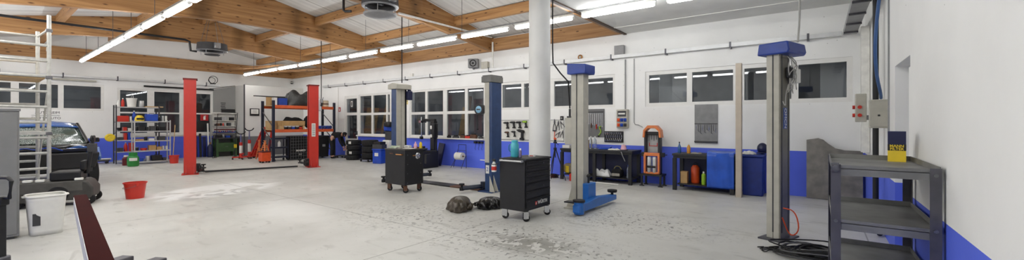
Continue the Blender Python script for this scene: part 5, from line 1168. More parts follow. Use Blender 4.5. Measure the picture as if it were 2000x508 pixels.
# ------------------------------------------------------------------ roof heaters, gas pipe, drop cables
def heater(label, loc, s=1.0, dish=True, drop=.5):
    t = thing('fan_heater', label, 'fan heater', loc); t.scale = (s,)*3
    MB().lathe([(.40, -.03), (.50, -.03), (.52, 0), (.50, .26), (.40, .28), (.38, .26), (.40, 0)], (0, 0, 0), 40).build('housing', 'dark grey', t)
    MB().torus((0, 0, -.03), .47, .05, 40, 8, sc=(1, 1, .6)).build('rim', 'galvanised steel', t)
    f = MB().lathe([(.0, .02), (.09, .02), (.09, .12), (.0, .12)], (0, 0, 0), 18).build('hub', 'black plastic', t)
    for k in range(5):
        a = 2*PI*k/5; MB().box((.22*math.cos(a), .22*math.sin(a), .07), (.28, .12, .008), (.35, 0, a)).build('blade', 'black plastic', f)
    if dish: MB().lathe([(.47, -.24), (.44, -.29), (.25, -.345), (.0, -.36), (.0, -.35), (.25, -.335), (.43, -.28), (.46, -.235)], (0, 0, 0), 36).build('deflector_dish', 'mid grey', t)
    for k in range(4):
        a = PI/4+k*PI/2; MB().cyl((.42*math.cos(a), .42*math.sin(a), -.28 if dish else -.2), (.42*math.cos(a), .42*math.sin(a), -.02), .012, n=8).build('stay', 'galvanised steel', t)
        MB().cyl((.45*math.cos(a), .45*math.sin(a), .26), (.18*math.cos(a), .18*math.sin(a), .26+drop), .008, n=6).build('hanging_rod', 'dull steel', t)
    if not dish: MB().lathe([(.0, -.2), (.25, -.2), (.27, -.17), (.0, -.17)], (0, 0, 0), 24).build('lower_plate', 'dark grey', t)
    MB().b2(.48, .62, -.1, .1, .02, .24).build('valve_box', 'galvanised steel', t, bev=.01)
    return t
heater('round fan heater with grey deflector dish at the top middle', (-8.12, 5.75, 4.22), .80, True, .8)
heater('smaller round fan heater with dark drum above the red posts', (-16.75, 5.1, 4.02), .85, False, 1.0)
tag(MB().tube([(-16.6, .35, 4.24), (-16.6, 4.3, 4.24), (-16.6, 4.42, 4.2), (-16.6, 4.45, 3.9), (-16.62, 4.62, 3.9)], .035, 10).build('gas_pipe', 'black steel'), 'black pipe under the roof leading to the far heater', 'pipe')
tag(MB().tube([(-8.9, 5.3, 4.9), (-8.9, 5.3, 4.15), (-8.87, 5.32, 4.12), (-8.74, 5.4, 4.12)], .03, 10).build('gas_pipe', 'black steel'), 'short black pipe elbow beside the dish heater', 'pipe')
for px, y, z1, lb in ((785, 6.85, 2.56, 'thin black drop line above the far blue lift post'), (627.5, 7.3, 2.3, 'thin black drop line beside the red post with bottle')):
    x = wx(px, y); tag(MB().tube([(x, y, roof_z(y)-.02), (x, y, z1)], .014, 6).build('drop_line', 'black rubber'), lb, 'hanging line')
# ------------------------------------------------------------------ far corner: booth, panels
def booth_mat():
    m, nt, bs = _new('booth paint'); L = nt.links.new
    ge = nt.nodes.new('ShaderNodeNewGeometry'); sp = nt.nodes.new('ShaderNodeSeparateXYZ'); L(ge.outputs['Position'], sp.inputs[0])
    n1 = nt.nodes.new('ShaderNodeTexNoise'); n1.inputs['Scale'].default_value = 1.5; L(ge.outputs['Position'], n1.inputs['Vector'])
    rw = nt.nodes.new('ShaderNodeValToRGB'); rw.color_ramp.elements[0].color = rgb(210, 209, 203); rw.color_ramp.elements[1].color = rgb(230, 229, 224); L(n1.outputs['Fac'], rw.inputs['Fac'])
    lt = nt.nodes.new('ShaderNodeMath'); lt.operation = 'LESS_THAN'; lt.inputs[1].default_value = .9; L(sp.outputs['Z'], lt.inputs[0])
    mx = nt.nodes.new('ShaderNodeMix'); mx.data_type = 'RGBA'; L(lt.outputs[0], mx.inputs['Factor']); L(rw.outputs[0], mx.inputs['A']); mx.inputs['B'].default_value = rgb(112, 112, 112)
    L(mx.outputs['Result'], bs.inputs['Base Color']); bs.inputs['Roughness'].default_value = .6; MATS['booth paint'] = m
booth_mat()
struct(MB().b2(XL+.002, -21.0, 7.64, YB-.002, 0, 3.26).build('wall_booth', 'booth paint'))
struct(MB().b2(-21.03, -20.985, 7.61, 7.655, 0, 3.28).build('trim_3', 'dark grey'))
struct(MB().prism([(6.76, 0), (7.635, 0), (7.635, 3.24), (6.76, 3.04)], XL+.003, XL+.05, 'YZ').build('wall_panel', mat('panel mid grey', (142, 142, 140), .6, var=.04, scale=2.)))
t = tag(MB().tube([(XL+.06, 6.6, 3.06), (XL+.06, 7.62, 3.27)], .012, 6).build('conduit', 'black rubber'), 'black cable along the slanted top of the grey panel', 'conduit')
# lines of small print stencilled on the grey panel
t = thing('notice', 'small dark lines of print on the grey panel over the green bench', 'notice', (XL+.052, 7.14, 2.28))
for k in range(5): MB().b2(0, .002, -.10+.02*(k % 2), .10-.01*(k % 3), .14-.075*k, .17-.075*k).build('printed_line', 'black plastic', t)
t = thing('framed_notice', 'black framed notice on the white booth wall', 'framed notice', (-20.998, 8.05, 2.02)); MB().b2(.0, .025, -.2, .2, -.17, .17).build('frame', 'black plastic', t, bev=.006); MB().b2(.025, .028, -.155, .155, -.08, .135).build('sheet', 'white plastic', t)
for k in range(3): MB().b2(.028, .029, -.10, .10, .07-.05*k, .085-.05*k).build('printed_line', 'mid grey', t)
# painted words on the far wall
t = thing('wall_lettering', 'dark painted words on the far wall under the left window', 'lettering', (XL+.003, wy(93, XL), 1.885))
text('AUTOREIM', .12, 'black plastic', t, (0, 0, .0), EAST); text('ELETTRAUTO', .115, 'black plastic', t, (0, -.03, -.2), EAST); MB().b2(0, .003, -.38, .3, -.105, -.095).build('rule_line', 'dark grey', t)
# extinguisher sign on the glass, pole bars above the windows
t = thing('extinguisher_sign', 'red sign with white extinguisher symbol by the window beside the red post', 'sign', (XL+.03, 6.42, 1.76)); MB().b2(0, .012, -.15, .15, -.14, .14).build('plate', 'sign red', t); MB().b2(.012, .014, -.04, .04, -.10, .04).b2(.012, .014, -.02, .02, .04, .08).b2(.012, .014, -.03, .06, .06, .085).build('symbol', 'white plastic', t); MB().b2(-.03, 0, -.02, .02, -.05, .05).build('mount', 'dull steel', t)
tag(MB().tube([(XL+.10, 4.35, 3.02), (XL+.10, 6.75, 3.02)], .035, 8).tube([(XL+.0, 4.6, 3.02), (XL+.1, 4.6, 3.02)], .015, 6).tube([(XL+.0, 6.4, 3.02), (XL+.1, 6.4, 3.02)], .015, 6).build('blind_roller_rail', 'black plastic'), 'dark blind rail above the wide window by the red post', 'rail')
tag(MB().tube([(XL+.10, 1.8, 3.10), (XL+.10, 2.98, 3.10)], .03, 8).tube([(XL+.0, 2., 3.10), (XL+.1, 2., 3.10)], .015, 6).tube([(XL+.0, 2.8, 3.10), (XL+.1, 2.8, 3.10)], .015, 6).build('blind_roller_rail', 'beige paint'), 'pale blind rail above the left window', 'rail')
tag(MB().torus((XL+.16, 6.72, 3.47), .17, .012, 26, 6, 'X').torus((XL+.18, 6.66, 3.44), .13, .010, 22, 6, 'X').b2(XL+.145, XL+.19, 6.60, 6.80, 3.275, 3.32).build('cable_loop', 'black rubber'), 'loops of black cable on the far tray near the booth', 'cable')

# ------------------------------------------------------------------ green workbench and its shelves
t = thing('workbench', 'old green steel workbench against the grey panel', 'workbench', (-21.48, 7.1, 0), PI/2)
MB().b2(-.42, .44, -.02, .52, .80, .85).build('bench_top', 'dark grey', t, bev=.006)
for sx in (-1, 1): MB().b2(sx*.36-.045, sx*.36+.045, .0, .06, 0, .80).b2(sx*.36-.045, sx*.36+.045, .44, .5, 0, .80).build('leg', 'green paint', t)
MB().b2(-.36, .36, .02, .48, .22, .62).build('cupboard', 'green paint', t, bev=.006); MB().b2(-.05, .05, .0, .02, .44, .46).build('handle', 'dull steel', t)
t = thing('wall_shelf', 'white wall rack of small parts above the green bench', 'wall shelf', (XL+.052, 7.16, 0), PI/2)
MB().b2(-.44, .44, -.02, .0, 1.0, 2.0).build('back_board', 'white plastic', t); MB().b2(-.44, .44, -.24, -.02, 1.94, 1.97).b2(-.44, .44, -.2, -.02, 1.36, 1.38).b2(-.44, .44, -.2, -.02, 1.62, 1.64).build('shelf_board', 'white enamel', t)
MB().b2(-.44, .44, -.22, -.02, 1.08, 1.11).build('shelf_board', 'deep blue', t); MB().b2(-.44, .44, -.222, -.2, 1.19, 1.24).build('red_strip', 'dark red paint', t)
MB().b2(-.10, .44, -.05, -.02, 2.0, 2.16).build('dark_panel', 'black plastic', t)
for k in range(9):
    q = thing('parts_bin', 'small open bin on the parts rack above the green bench', 'bin', (XL+.16, 6.8+.085*k, 1.11), PI/2, 'small bins on the parts rack'); MB().prism([(-.035, 0), (.035, 0), (.035, .05), (-.035, .05)], -.06, .06, 'XZ').build('shell', ('deep blue', 'dark grey', 'red paint')[k % 3], q, bev=.004); MB().b2(-.02, .02, -.063, -.06, .012, .035).build('label', 'paper', q)
SMALL = [('red paint', 'red'), ('blue plastic', 'blue'), ('dark grey', 'dark grey'), ('white plastic', 'white'), ('cardboard', 'brown'), ('black plastic', 'black'), ('yellow paint', 'yellow'), ('aluminium', 'silver'), ('rust brown', 'rusty brown'), ('bright green', 'green')]
ORDS = ['first', 'second', 'third', 'fourth', 'fifth', 'sixth', 'seventh', 'eighth', 'ninth', 'tenth']
def goods(where, X, Y0_, Z, seq, depth=.0, along='Y', group=None):
    """a run of small goods; seq: (kind, colour index, width, height)"""
    p = Y0_
    for i, (kind, ci, w, h) in enumerate(seq):
        mt, cn = SMALL[ci]
        c = (X, p+w/2, Z) if along == 'Y' else (p+w/2, X, Z)
        rz = PI/2 if along == 'Y' else 0
        nm = {'box': 'parts_box', 'can': 'tin_can', 'bottle': 'bottle', 'case': 'tool_case', 'pot': 'pot'}[kind]
        t = thing(nm, f"{cn} {kind}, {ORDS[i]} from the left {where}", {'box': 'box', 'can': 'can', 'bottle': 'bottle', 'case': 'tool case', 'pot': 'pot'}[kind], c, rz)
        if kind == 'box':
            MB().b2(-w/2, w/2, -.11, .11, 0, h*.9).build('body', mt, t, bev=.004); MB().b2(-w/2-.003, w/2+.003, -.113, .113, h*.9, h).build('lid', mt, t)
        elif kind == 'case':
            MB().b2(-w/2, w/2, -.12, .12, 0, h).build('body', mt, t, bev=.015); MB().tube([(-w*.2, -.03, h-.004), (-w*.18, -.03, h+.03), (w*.18, -.03, h+.03), (w*.2, -.03, h-.004)], .008, 6).build('handle', 'black plastic', t)
        elif kind == 'can':
            MB().lathe([(w*.46, 0), (w*.48, .006), (w*.48, h-.006), (w*.46, h), (0, h)], (0, 0, 0), 18).build('body', mt, t); MB().torus((0, 0, h), w*.46, .005, 18, 6).build('rim', 'aluminium', t)
        elif kind == 'pot':
            MB().lathe([(w*.36, 0), (w*.46, h*.7), (w*.48, h), (w*.44, h), (w*.34, .01), (0, .01)], (0, 0, 0), 18).build('shell', mt, t)
        else:
            MB().lathe([(w*.42, 0), (w*.46, .008), (w*.46, h*.62), (w*.18, h*.85), (w*.16, h*.9)], (0, 0, 0), 16).build('body', mt, t); MB().cyl((0, 0, h*.9), (0, 0, h), w*.2, n=10).build('cap', 'white plastic', t)
        p += w+.025
goods('on the middle board of the parts rack', XL+.15, 6.76, 1.3805, [('can', 2, .07, .10), ('box', 8, .10, .12), ('can', 5, .07, .13), ('bottle', 0, .06, .16), ('can', 7, .08, .10), ('box', 2, .12, .14), ('can', 3, .06, .1)])
goods('on the upper board of the white parts rack', XL+.15, 6.78, 1.6405, [('box', 2, .22, .14), ('box', 7, .2, .16), ('can', 3, .08, .12), ('box', 5, .16, .14)])
goods('on the green workbench top', -21.7, 6.74, .8505, [('case', 5, .22, .12), ('can', 7, .10, .14), ('box', 1, .16, .09), ('pot', 2, .12, .10)])
# bent tube frame standing before the green bench
t = thing('hanger_frame', 'thin black tube frame with yellow clamp standing before the green bench', 'frame', (-21.0, 6.9, 0), PI/2)
MB().tube([(-.42, .0, .012), (-.30, .0, 1.92), (.46, .0, 1.98), (.34, .0, .012)], .014, 8).build('hoop', 'black steel', t)
for x in (-.42, .34): MB().tube([(x-.12, -.14, .012), (x+.12, .14, .012)], .014, 6).build('foot', 'black steel', t)
MB().b2(.32, .42, -.04, .04, .40, .56).build('clamp', 'yellow paint', t, bev=.01)
# leaning stock left of the bench
for i, (y, w, h, m, lb) in enumerate(((6.08, .09, .95, 'navy', 'dark blue board leaning under the window, leftmost of the row'), (6.24, .08, 1.05, 'black plastic', 'black board leaning under the window, second of the row'), (6.38, .10, .9, 'navy', 'dark blue board leaning under the window, third of the row'), (6.52, .05, 1.5, 'white plastic', 'tall white strip leaning on the wall left of the green bench'), (6.62, .05, 1.9, 'mid grey', 'tall grey strip leaning on the wall left of the green bench'))):
    o = MB().b2(-.02, .02, -w/2, w/2, 0, h).build('leaning_board' if h < 1.2 else 'leaning_strip', m, loc=(XL+.16+.03*i, y, .004)); o.rotation_euler = (0, -.10, 0); tag(o, lb, 'board')
x, y = g(404, 303); t = thing('cardboard_tube', 'short fat brown tube with white label under the far window', 'tube', (x, y, 0)); MB().lathe([(.07, 0), (.09, 0), (.09, .5), (.07, .5)], (0, 0, 0), 22).build('tube', 'cardboard', t); MB().lathe([(.0915, .18), (.0915, .34)], (0, 0, 0), 22).build('label', 'white plastic', t)
x, y = g(418, 304); t = thing('gas_cylinder', 'dark blue cylinder standing left of the green bench', 'cylinder', (-21.6, 6.5, 0)); MB().lathe([(.09, 0), (.11, .02), (.11, .46), (.05, .56), (.03, .58)], (0, 0, 0), 20).build('body', 'navy', t); MB().cyl((0, 0, .57), (0, 0, .66), .03, n=10).build('valve', 'brass', t)
# ------------------------------------------------------------------ jacks and stands
def transmission_jack(label, loc, h, rz=0.):
    t = thing('transmission_jack', label, 'transmission jack', loc, rz)
    for k in range(4):
        a = PI/4+k*PI/2; l = MB().box((.16*math.cos(a), .16*math.sin(a), .09), (.30, .05, .05), (0, 0, a)).build('foot', 'red paint', t, bev=.006); MB().lathe([(.01, -.015), (.03, -.015), (.03, .015), (.01, .015)], (.29*math.cos(a), .29*math.sin(a), .03), 12, 'Y').build('wheel', 'black rubber', l)
    MB().cyl((0, 0, .08), (0, 0, h*.62), .06, n=16).build('cylinder', 'red paint', t); MB().cyl((0, 0, h*.62), (0, 0, h-.10), .028, n=12).build('ram', 'chrome', t); MB().lathe([(.0605, h*.22), (.0605, h*.5)], (0, 0, 0), 16).build('maker_label', 'white plastic', t)
    MB().tube([(-.19, 0, h+.02), (-.14, 0, h-.06), (0, 0, h-.10), (.14, 0, h-.06), (.19, 0, h+.02)], .022, 8, smooth=1).build('saddle', 'black steel', t); MB().b2(.05, .12, -.03, .03, .2, .26).build('pump', 'red paint', t)
transmission_jack('red transmission jack with black saddle, left one by the booth', (*g(470.5, 311), 0), 1.14, .64); transmission_jack('red transmission jack with black saddle, right one by the booth', (*g(487, 309.3), 0), 1.28, .64)
t = thing('engine_crane', 'folded red engine crane left of the orange rack', 'engine crane', (-19.85, 7.85, 0), PI/2)
for s in (-1, 1): MB().prism([(-.38+.0, .05), (-.26, .05), (.24, 1.34), (.14, 1.34)], s*.12-.03, s*.12+.03, 'XZ').build('folded_leg', 'red paint', t, bev=.006)
MB().prism([(-.18, .06), (-.04, .06), (.26, 1.30), (.16, 1.32)], -.05, .05, 'XZ').build('mast', mat('crane red', (150, 30, 34), .4, var=.12), t, bev=.008)
for z in (.35, .7, 1.05): MB().b2(-.40+z*.4, -.25+z*.4, -.16, .16, z-.03, z+.03).build('cross_member', 'crane red', t)
MB().cyl((.02, 0, .2), (.20, -.0, 1.0), .035, n=12).build('ram', 'dark steel', t); MB().b2(-.4, .36, -.22, .22, .045, .085).build('base_frame', 'crane red', t)
for sx in (-.34, .3):
    for sy in (-.18, .18): MB().lathe([(.01, -.015), (.045, -.015), (.045, .015), (.01, .015)], (sx, sy, .045), 14, 'Y').build('wheel', 'black rubber', t)
MB().prism([(.28, .1), (.36, .1), (.50, 1.2), (.44, 1.24)], -.04, .04, 'XZ').build('boom', 'red paint', t, bev=.006)
def jack_stand(label, loc, h, m='orange paint', tilt=None, f=1.):
    t = thing('jack_stand', label, 'jack stand', loc, .3)
    if tilt: t.rotation_euler = tilt
    for k in range(4):
        a = PI/4+k*PI/2; MB().cyl((.13*math.cos(a), .13*math.sin(a), .0), (.05*math.cos(a), .05*math.sin(a), h*.62), .018, n=8).build('leg', m, t)
    MB().cyl((0, 0, h*.3), (0, 0, h*.82), .045, n=14).build('tube', m, t); MB().cyl((0, 0, h*.8), (0, 0, h*.95), .028, n=10).b2(-.05, .05, -.03, .03, h*.95, h).build('head', m, t); MB().b2(.04, .10, -.01, .01, h*.6, h*.66).build('latch', 'black steel', t)
    for z in (.08, .26): MB().tube([((.13-.08*z/.62)*math.cos(a), (.13-.08*z/.62)*math.sin(a), z*h+.02) for a in [PI/4+k*PI/2 for k in range(4)]], .010, 6, closed=True).build('brace', m, t)
    return t
jack_stand('tall orange jack stand between red crane and rack', (-18.75, 7.38, 0), .80)
t = thing('trolley_jack', 'red box shaped jack at the left end of the rack', 'jack', (-16.9, 6.84, 0), PI/2); MB().b2(-.17, .15, -.16, .16, .06, .40).build('body', 'orange plastic', t, bev=.015); MB().b2(-.18, .16, -.17, .17, .40, .44).build('lid', 'dark red paint', t, bev=.006)
for sx in (-.12, .10):
    for sy in (-.12, .12): MB().lathe([(.01, -.02), (.035, -.02), (.035, .02), (.01, .02)], (sx, sy, .035), 12, 'Y').build('wheel', 'black rubber', t)
jack_stand('short orange jack stand standing on the red jack', (-16.9, 6.84, .446), .40)
# ------------------------------------------------------------------ orange pallet rack
t = thing('pallet_rack', 'pallet rack with dark uprights and orange beams behind the red post', 'pallet rack', (-17.0, 8.45, 0), PI/2)
RW, RD = 1.25, 1.05
for sx in (-1, 1):
    for yy in (.04, RD-.04): MB().b2(sx*RW-.045, sx*RW+.045, yy-.04, yy+.04, 0, 2.40).b2(sx*RW-.07, sx*RW+.07, yy-.06, yy+.06, 0, .012).build('upright', mat('rack navy', (26, 32, 52), .45, var=.15), t, bev=.005)
    for z0, z1 in ((.2, .95), (.95, .25), (1.25, 2.05)):
        pass
    m_ = MB()
    for (z0, z1) in ((.15, .75), (.75, 1.35), (1.35, 1.95)): m_.tube([(sx*RW, .06, z0), (sx*RW, RD-.06, z1)], .018, 6)
    m_.build('lattice', 'dull steel', t)
for z in (1.14, 2.10):
    for yy in (.035, RD-.035): MB().b2(-RW+.045, RW-.045, yy-.03, yy+.03, z, z+.12).build('beam', 'rack orange', t, bev=.006)
    MB().b2(-RW+.05, RW-.05, .06, RD-.06, z+.09, z+.12).build('shelf_board', 'light wood', t)
ZT1, ZM1 = 2.2205, 1.2605
def rk(u, d): return (-17.0-d, 8.45+u)     # u along the rack, d depth from the front
tag(MB().tube([(*rk(-1.85, .30), ZT1+.335), (*rk(-1.0, .30), ZT1+.333), (*rk(-.70, .30), ZT1+.333)], [.02, .032], 10).build('drive_shaft', 'black steel'), 'long black shaft lying on the boxes of the rack top and sticking out left', 'shaft')
t = carton('parts_box', 'open brown carton at the left end of the rack top', 'box', (*rk(-1.02, .72), ZT1), .3, .36, .36, 'cardboard', PI/2)
carton('parts_box', 'white carton beside the blue crate on the rack top', 'box', (*rk(-1.10, .3), ZT1), .12, .2, .30, 'white plastic', PI/2)
carton('storage_crate', 'blue lidded crate on the rack top', 'crate', (*rk(-.86, .25), ZT1), .30, .36, .30, 'deep blue', PI/2, 'dark grey')
rag('big heap of dark tarpaulins piled on the rack top', (*rk(-.10, .5), ZT1), .9, 1.12, .70, mat('tarp dark', (52, 52, 50), .6, var=.3, scale=14, bump=.3), 41, 'tarpaulin', 'tarpaulin', 0)
for k, (u, lb) in enumerate(((.72, 'cream wrapped roll on the rack top right of the red post'), (1.02, 'second cream wrapped roll at the right end of the rack top'))):
    t = thing('wrapped_roll', lb, 'roll', (*rk(u, .35), ZT1)); MB().lathe([(.12, 0), (.135, .02), (.135, .30-.04*k), (.12, .32-.04*k), (0, .32-.04*k)], (0, 0, 0), 20).build('roll', mat('cream film', (206, 192, 168), .5, var=.15, scale=12), t); MB().lathe([(.137, .1), (.137, .15)], (0, 0, 0), 20).build('band', 'rust brown', t)
t = thing('long_carton', 'long flat brown carton on the middle rack shelf', 'box', (*rk(-.44, .3), ZM1)); MB().b2(-.18, .18, -.46, .46, .14, .34).build('body', 'cardboard', t, bev=.006); [MB().b2(-.18, .18, s*.41-.03, s*.41+.03, 0, .14).build('spacer', 'light wood', t) for s in (-1, 1)]
carton('parts_box', 'pale brown carton at the left end of the middle rack shelf', 'box', (*rk(-1.0, .78), ZM1), .34, .36, .34, 'light wood', PI/2)
rag('torn black rubber mat on the long brown carton', (*rk(-.38, .3), ZM1+.341), .28, .72, .16, 'black cloth', 51, 'rubber_mat', 'mat')
q = tyre('tyre standing on the middle rack shelf beside the red post', (*rk(.55, .30), ZM1+.29), .29, .2, group=None); q.rotation_euler = (0, PI/2, 0); q.location = (-17.42, 8.82, ZM1+.30)
if 'group' in q: del q['group']
for k in range(5):
    ci = (5, 2, 1, 5, 0)[k]; t = thing('car_part', f"{SMALL[ci][1]} car part under the long carton, {ORDS[k]} from the left", 'car part', (*rk(-.74+.15*k, .20), ZM1), PI/2); MB().b2(-.06, .06, -.07, .07, 0, .09).cyl((0, -.09, .05), (0, -.05, .05), .045, n=12).build('casting', SMALL[ci][0], t, bev=.015); MB().cyl((-.04, 0, .09), (-.04, 0, .12), .02, n=8).build('stub', 'dull steel', t)
for k in range(4):
    t = thing('motor_unit', f"blue motor unit on the middle rack shelf, {ORDS[k]} right of the red post", 'motor', (*rk(.72+.14*k, .2), ZM1), PI/2); MB().cyl((0, -.09, .08), (0, .09, .08), .06, n=14).b2(-.05, .05, -.06, .06, 0, .04).build('motor_case', 'blue plastic' if k % 2 == 0 else 'deep blue', t); MB().cyl((0, -.11, .08), (0, -.09, .08), .025, n=10).build('shaft', 'dull steel', t)
# lower bay
t = thing('parts_trolley', 'dark blue two-tier trolley in the lower rack bay', 'trolley', (*rk(-.86, .45), 0), PI/2)
for sx in (-1, 1):
    for sy in (-1, 1): MB().b2(sx*.26-.015, sx*.26+.015, sy*.2-.015, sy*.2+.015, .08, .92).build('post', 'rack navy', t); MB().lathe([(.01, -.012), (.04, -.012), (.04, .012), (.01, .012)], (sx*.26, sy*.2, .04), 12, 'Y').build('wheel', 'black rubber', t)
for z in (.12, .5, .86): MB().b2(-.28, .28, -.22, .22, z, z+.06).build('tray', 'rack navy', t, bev=.01)
bottle('white bottle on the dark blue trolley tray', (-17.35, 7.55, .5605), [(.05, 0), (.055, .01), (.055, .16), (.02, .22)], 'white plastic')
t = thing('wire_cage', 'black wire mesh cage with white lettering in the lower rack bay', 'cage', (*rk(-.14, .12), 0), PI/2)
MB().b2(-.40, .40, .03, .5, .02, .96).build('load', 'black cloth', t, bev=.03)
for k in range(9): MB().cyl((-.42+.105*k, 0, .02), (-.42+.105*k, 0, 1.0), .006, n=6).build('wire', 'dull steel', t)
for k in range(9): MB().cyl((-.42, -.008, .04+.12*k), (.42, -.008, .04+.12*k), .006, n=6).build('wire', 'dull steel', t)
text('MAMED', .11, 'white plastic', t, (-.02, -.016, .38), FRONT, bold=.002); text('19 F', .08, 'white plastic', t, (-.04, -.016, .22), FRONT)
t = thing('wheeled_bin', 'big black wheeled bin under the right end of the rack', 'bin', (*rk(.80, .35), 0), PI/2); MB().prism([(-.22, .06), (.22, .06), (.28, .88), (-.28, .88)], -.26, .26, 'XZ').build('body', 'black plastic', t, bev=.02); MB().prism([(-.30, .88), (.30, .88), (.26, .97), (-.26, .97)], -.28, .28, 'XZ').build('lid', 'black plastic', t, bev=.02); MB().b2(-.05, .08, -.262, -.255, .5, .6).build('label', 'mid grey', t)
for sx in (-.2, .2): MB().lathe([(.01, -.025), (.07, -.025), (.07, .025), (.01, .025)], (sx, .22, .07), 16, 'X').build('wheel', 'black rubber', t)
# air line service unit and bottle at the right red post
x, y = wx(623, 7.55), 7.55
t = thing('fluid_canister', 'translucent white canister hanging beside the right red post', 'canister', (x, y, 1.93)); MB().lathe([(.07, 0), (.085, .02), (.085, .36), (.07, .42), (.035, .44), (.035, .47)], (0, 0, 0), 20).build('body', mat('milky plastic', (214, 218, 222), .3, var=.04), t); MB().cyl((0, 0, .47), (0, 0, .52), .04, n=12).build('cap', 'white plastic', t); MB().tube([(0, 0, .51), (-.08, 0, .6), (-.16, .0, .75), (-.2, -.02, .84)], .012, 6, smooth=1).build('hose', 'white plastic', t); MB().tube([(.09, 0, .2), (.12, .05, .3), (.1, .1, .5)], .01, 6).build('hook', 'black steel', t)
x = wx(628, 7.3); t = thing('air_regulator', 'grey air regulator hanging from the drop line by the red post', 'regulator', (x, 7.3, 2.08)); MB().b2(-.04, .04, -.04, .04, .12, .26).build('filter_body', 'mid grey', t, bev=.01); MB().cyl((0, 0, 0), (0, 0, .12), .03, n=12).build('bowl', 'black plastic', t); MB().tube([(0, 0, .02), (.05, 0, -.25), (.02, 0, -.5), (.05, 0, -.8)], .009, 6, smooth=1).build('air_hose', 'black rubber', t)
# ------------------------------------------------------------------ shelving by the wide left window
def shelving(label, loc, rz, w, d, zs, top, m, ms):
    t = thing('shelving_unit', label, 'shelving unit', loc, rz)
    for sx in (-1, 1):
        for yy in (0.02, d-.02): MB().b2(sx*(w/2)-.018, sx*(w/2)+.018, yy-.018, yy+.018, 0, top).build('post', m, t)
    for z in zs: MB().b2(-w/2+.018, w/2-.018, .0, d, z-.035, z).build('shelf', ms, t)
    return t
shelving('tall dark shelving unit by the wide window', (-20.62, 3.92, 0), PI/2, 1.22, .45, (.12, .45, .88, 1.22, 1.56, 2.12), 2.18, 'dark grey', 'aluminium')
shelving('silver shelving unit in front of the tall dark one', (-19.85, 4.18, 0), PI/2, 1.02, .42, (.10, .50, .86, 1.22, 1.58), 1.62, 'aluminium', 'aluminium')
e = 2.1205
goods('on the top of the tall dark shelving', -20.85, 3.36, 2.1205, [('bottle', 3, .09, .26), ('bottle', 0, .10, .32)])
t = thing('bucket', 'white bucket on top of the tall dark shelving', 'bucket', (-20.8, 3.76, 2.1205)); MB().lathe([(.12, 0), (.15, .30), (.16, .30), (.16, .33), (.14, .33), (.11, .01), (0, .01)], (0, 0, 0), 24).build('shell', 'white plastic', t); MB().tube([(-.16, 0, .3)]+[(-.16*math.cos(a), .02, .3+.16*math.sin(a)) for a in [PI*k/8 for k in range(1, 8)]]+[(.16, 0, .3)], .006, 6).build('bail', 'white plastic', t)
goods('beside the white bucket on the shelving', -20.8, 3.96, 2.1205, [('can', 7, .16, .24)])
tag(MB().b2(-.12, .12, -.26, .26, 0, .04).build('plank', 'light wood', loc=(-20.78, 4.40, 2.1205)), 'short pale plank on the right of the tall shelving top', 'plank')
goods('on the upper level of the tall dark shelving', -20.75, 3.34, 1.5605, [('case', 0, .32, .22), ('box', 3, .05, .2), ('bottle', 1, .12, .42)])
t = thing('helmet', 'yellow helmet on the top of the silver shelving', 'helmet', (-20.0, 3.83, 1.5805)); MB().lathe([(.13, 0), (.14, .04), (.12, .15), (.07, .21), (0, .22)], (0, 0, 0), 24).build('shell', 'yellow paint', t); MB().b2(.02, .15, -.10, .10, .05, .12).build('visor', 'black plastic', t, bev=.02)
goods('on the silver shelving top past the helmet', -20.02, 4.0, 1.5805, [('case', 1, .34, .26), ('bottle', 5, .08, .18), ('can', 7, .07, .2), ('can', 3, .07, .2)])
goods('on the second level of the silver shelving', -20.05, 3.72, 1.2205, [('can', 5, .09, .16), ('box', 5, .14, .2), ('can', 2, .1, .15), ('box', 2, .16, .18), ('bottle', 5, .09, .2), ('box', 5, .14, .15)])
goods('on the middle level of the silver shelving', -20.05, 3.72, .8605, [('box', 4, .22, .06), ('can', 5, .1, .14), ('box', 3, .15, .08), ('can', 7, .08, .16), ('box', 2, .2, .14)])
goods('on the fourth level of the silver shelving', -20.05, 3.72, .5005, [('can', 5, .1, .12), ('pot', 0, .22, .08), ('box', 4, .2, .18), ('box', 4, .14, .12), ('can', 3, .08, .14), ('can', 3, .08, .14)])
goods('on the lowest level of the silver shelving', -20.05, 3.72, .1005, [('pot', 1, .26, .1), ('can', 7, .14, .18), ('case', 5, .3, .2), ('box', 2, .1, .1)])
goods('on the third level of the tall dark shelving', -20.75, 3.34, 1.2205, [('pot', 5, .14, .12), ('box', 0, .10, .14), ('box', 3, .1, .1)])
goods('on the lower middle level of the dark shelving', -20.75, 3.36, .8805, [('box', 2, .14, .1), ('box', 0, .08, .26), ('box', 1, .07, .28)])
goods('on the fourth level of the tall dark shelving', -20.75, 3.34, .4505, [('box', 2, .16, .14), ('bottle', 0, .12, .34), ('box', 0, .12, .32)])
x, y = g(260, 325); t = thing('gas_bottle', 'green gas bottle with white label in front of the shelving', 'gas bottle', (x, y, 0)); MB().lathe([(.13, 0), (.15, .02), (.16, .05), (.16, .30), (.13, .36), (.05, .39)], (0, 0, 0), 28).build('body', 'bright green', t); MB().lathe([(.11, .36), (.115, .36), (.115, .48), (.10, .48), (.10, .38)], (0, 0, 0), 24).build('collar', 'bright green', t); MB().cyl((0, 0, .38), (0, 0, .45), .025, n=10).build('valve', 'brass', t)
lbm = MB().grid(lambda u, v: (.1615*math.cos(-1.1+1.4*u+.25), .1615*math.sin(-1.1+1.4*u+.25), .2+.1*v), 12, 2).build('label', 'white plastic', t)
x, y = -20.05, 3.64; t = thing('canister', 'dark red canister with white cap behind the green gas bottle', 'canister', (x+.30, y-.22, 0)); MB().lathe([(.09, 0), (.10, .01), (.10, .26), (.05, .31)], (0, 0, 0), 18).build('body', 'dark red paint', t); MB().cyl((0, 0, .31), (0, 0, .36), .06, n=12).build('cap', 'white plastic', t)
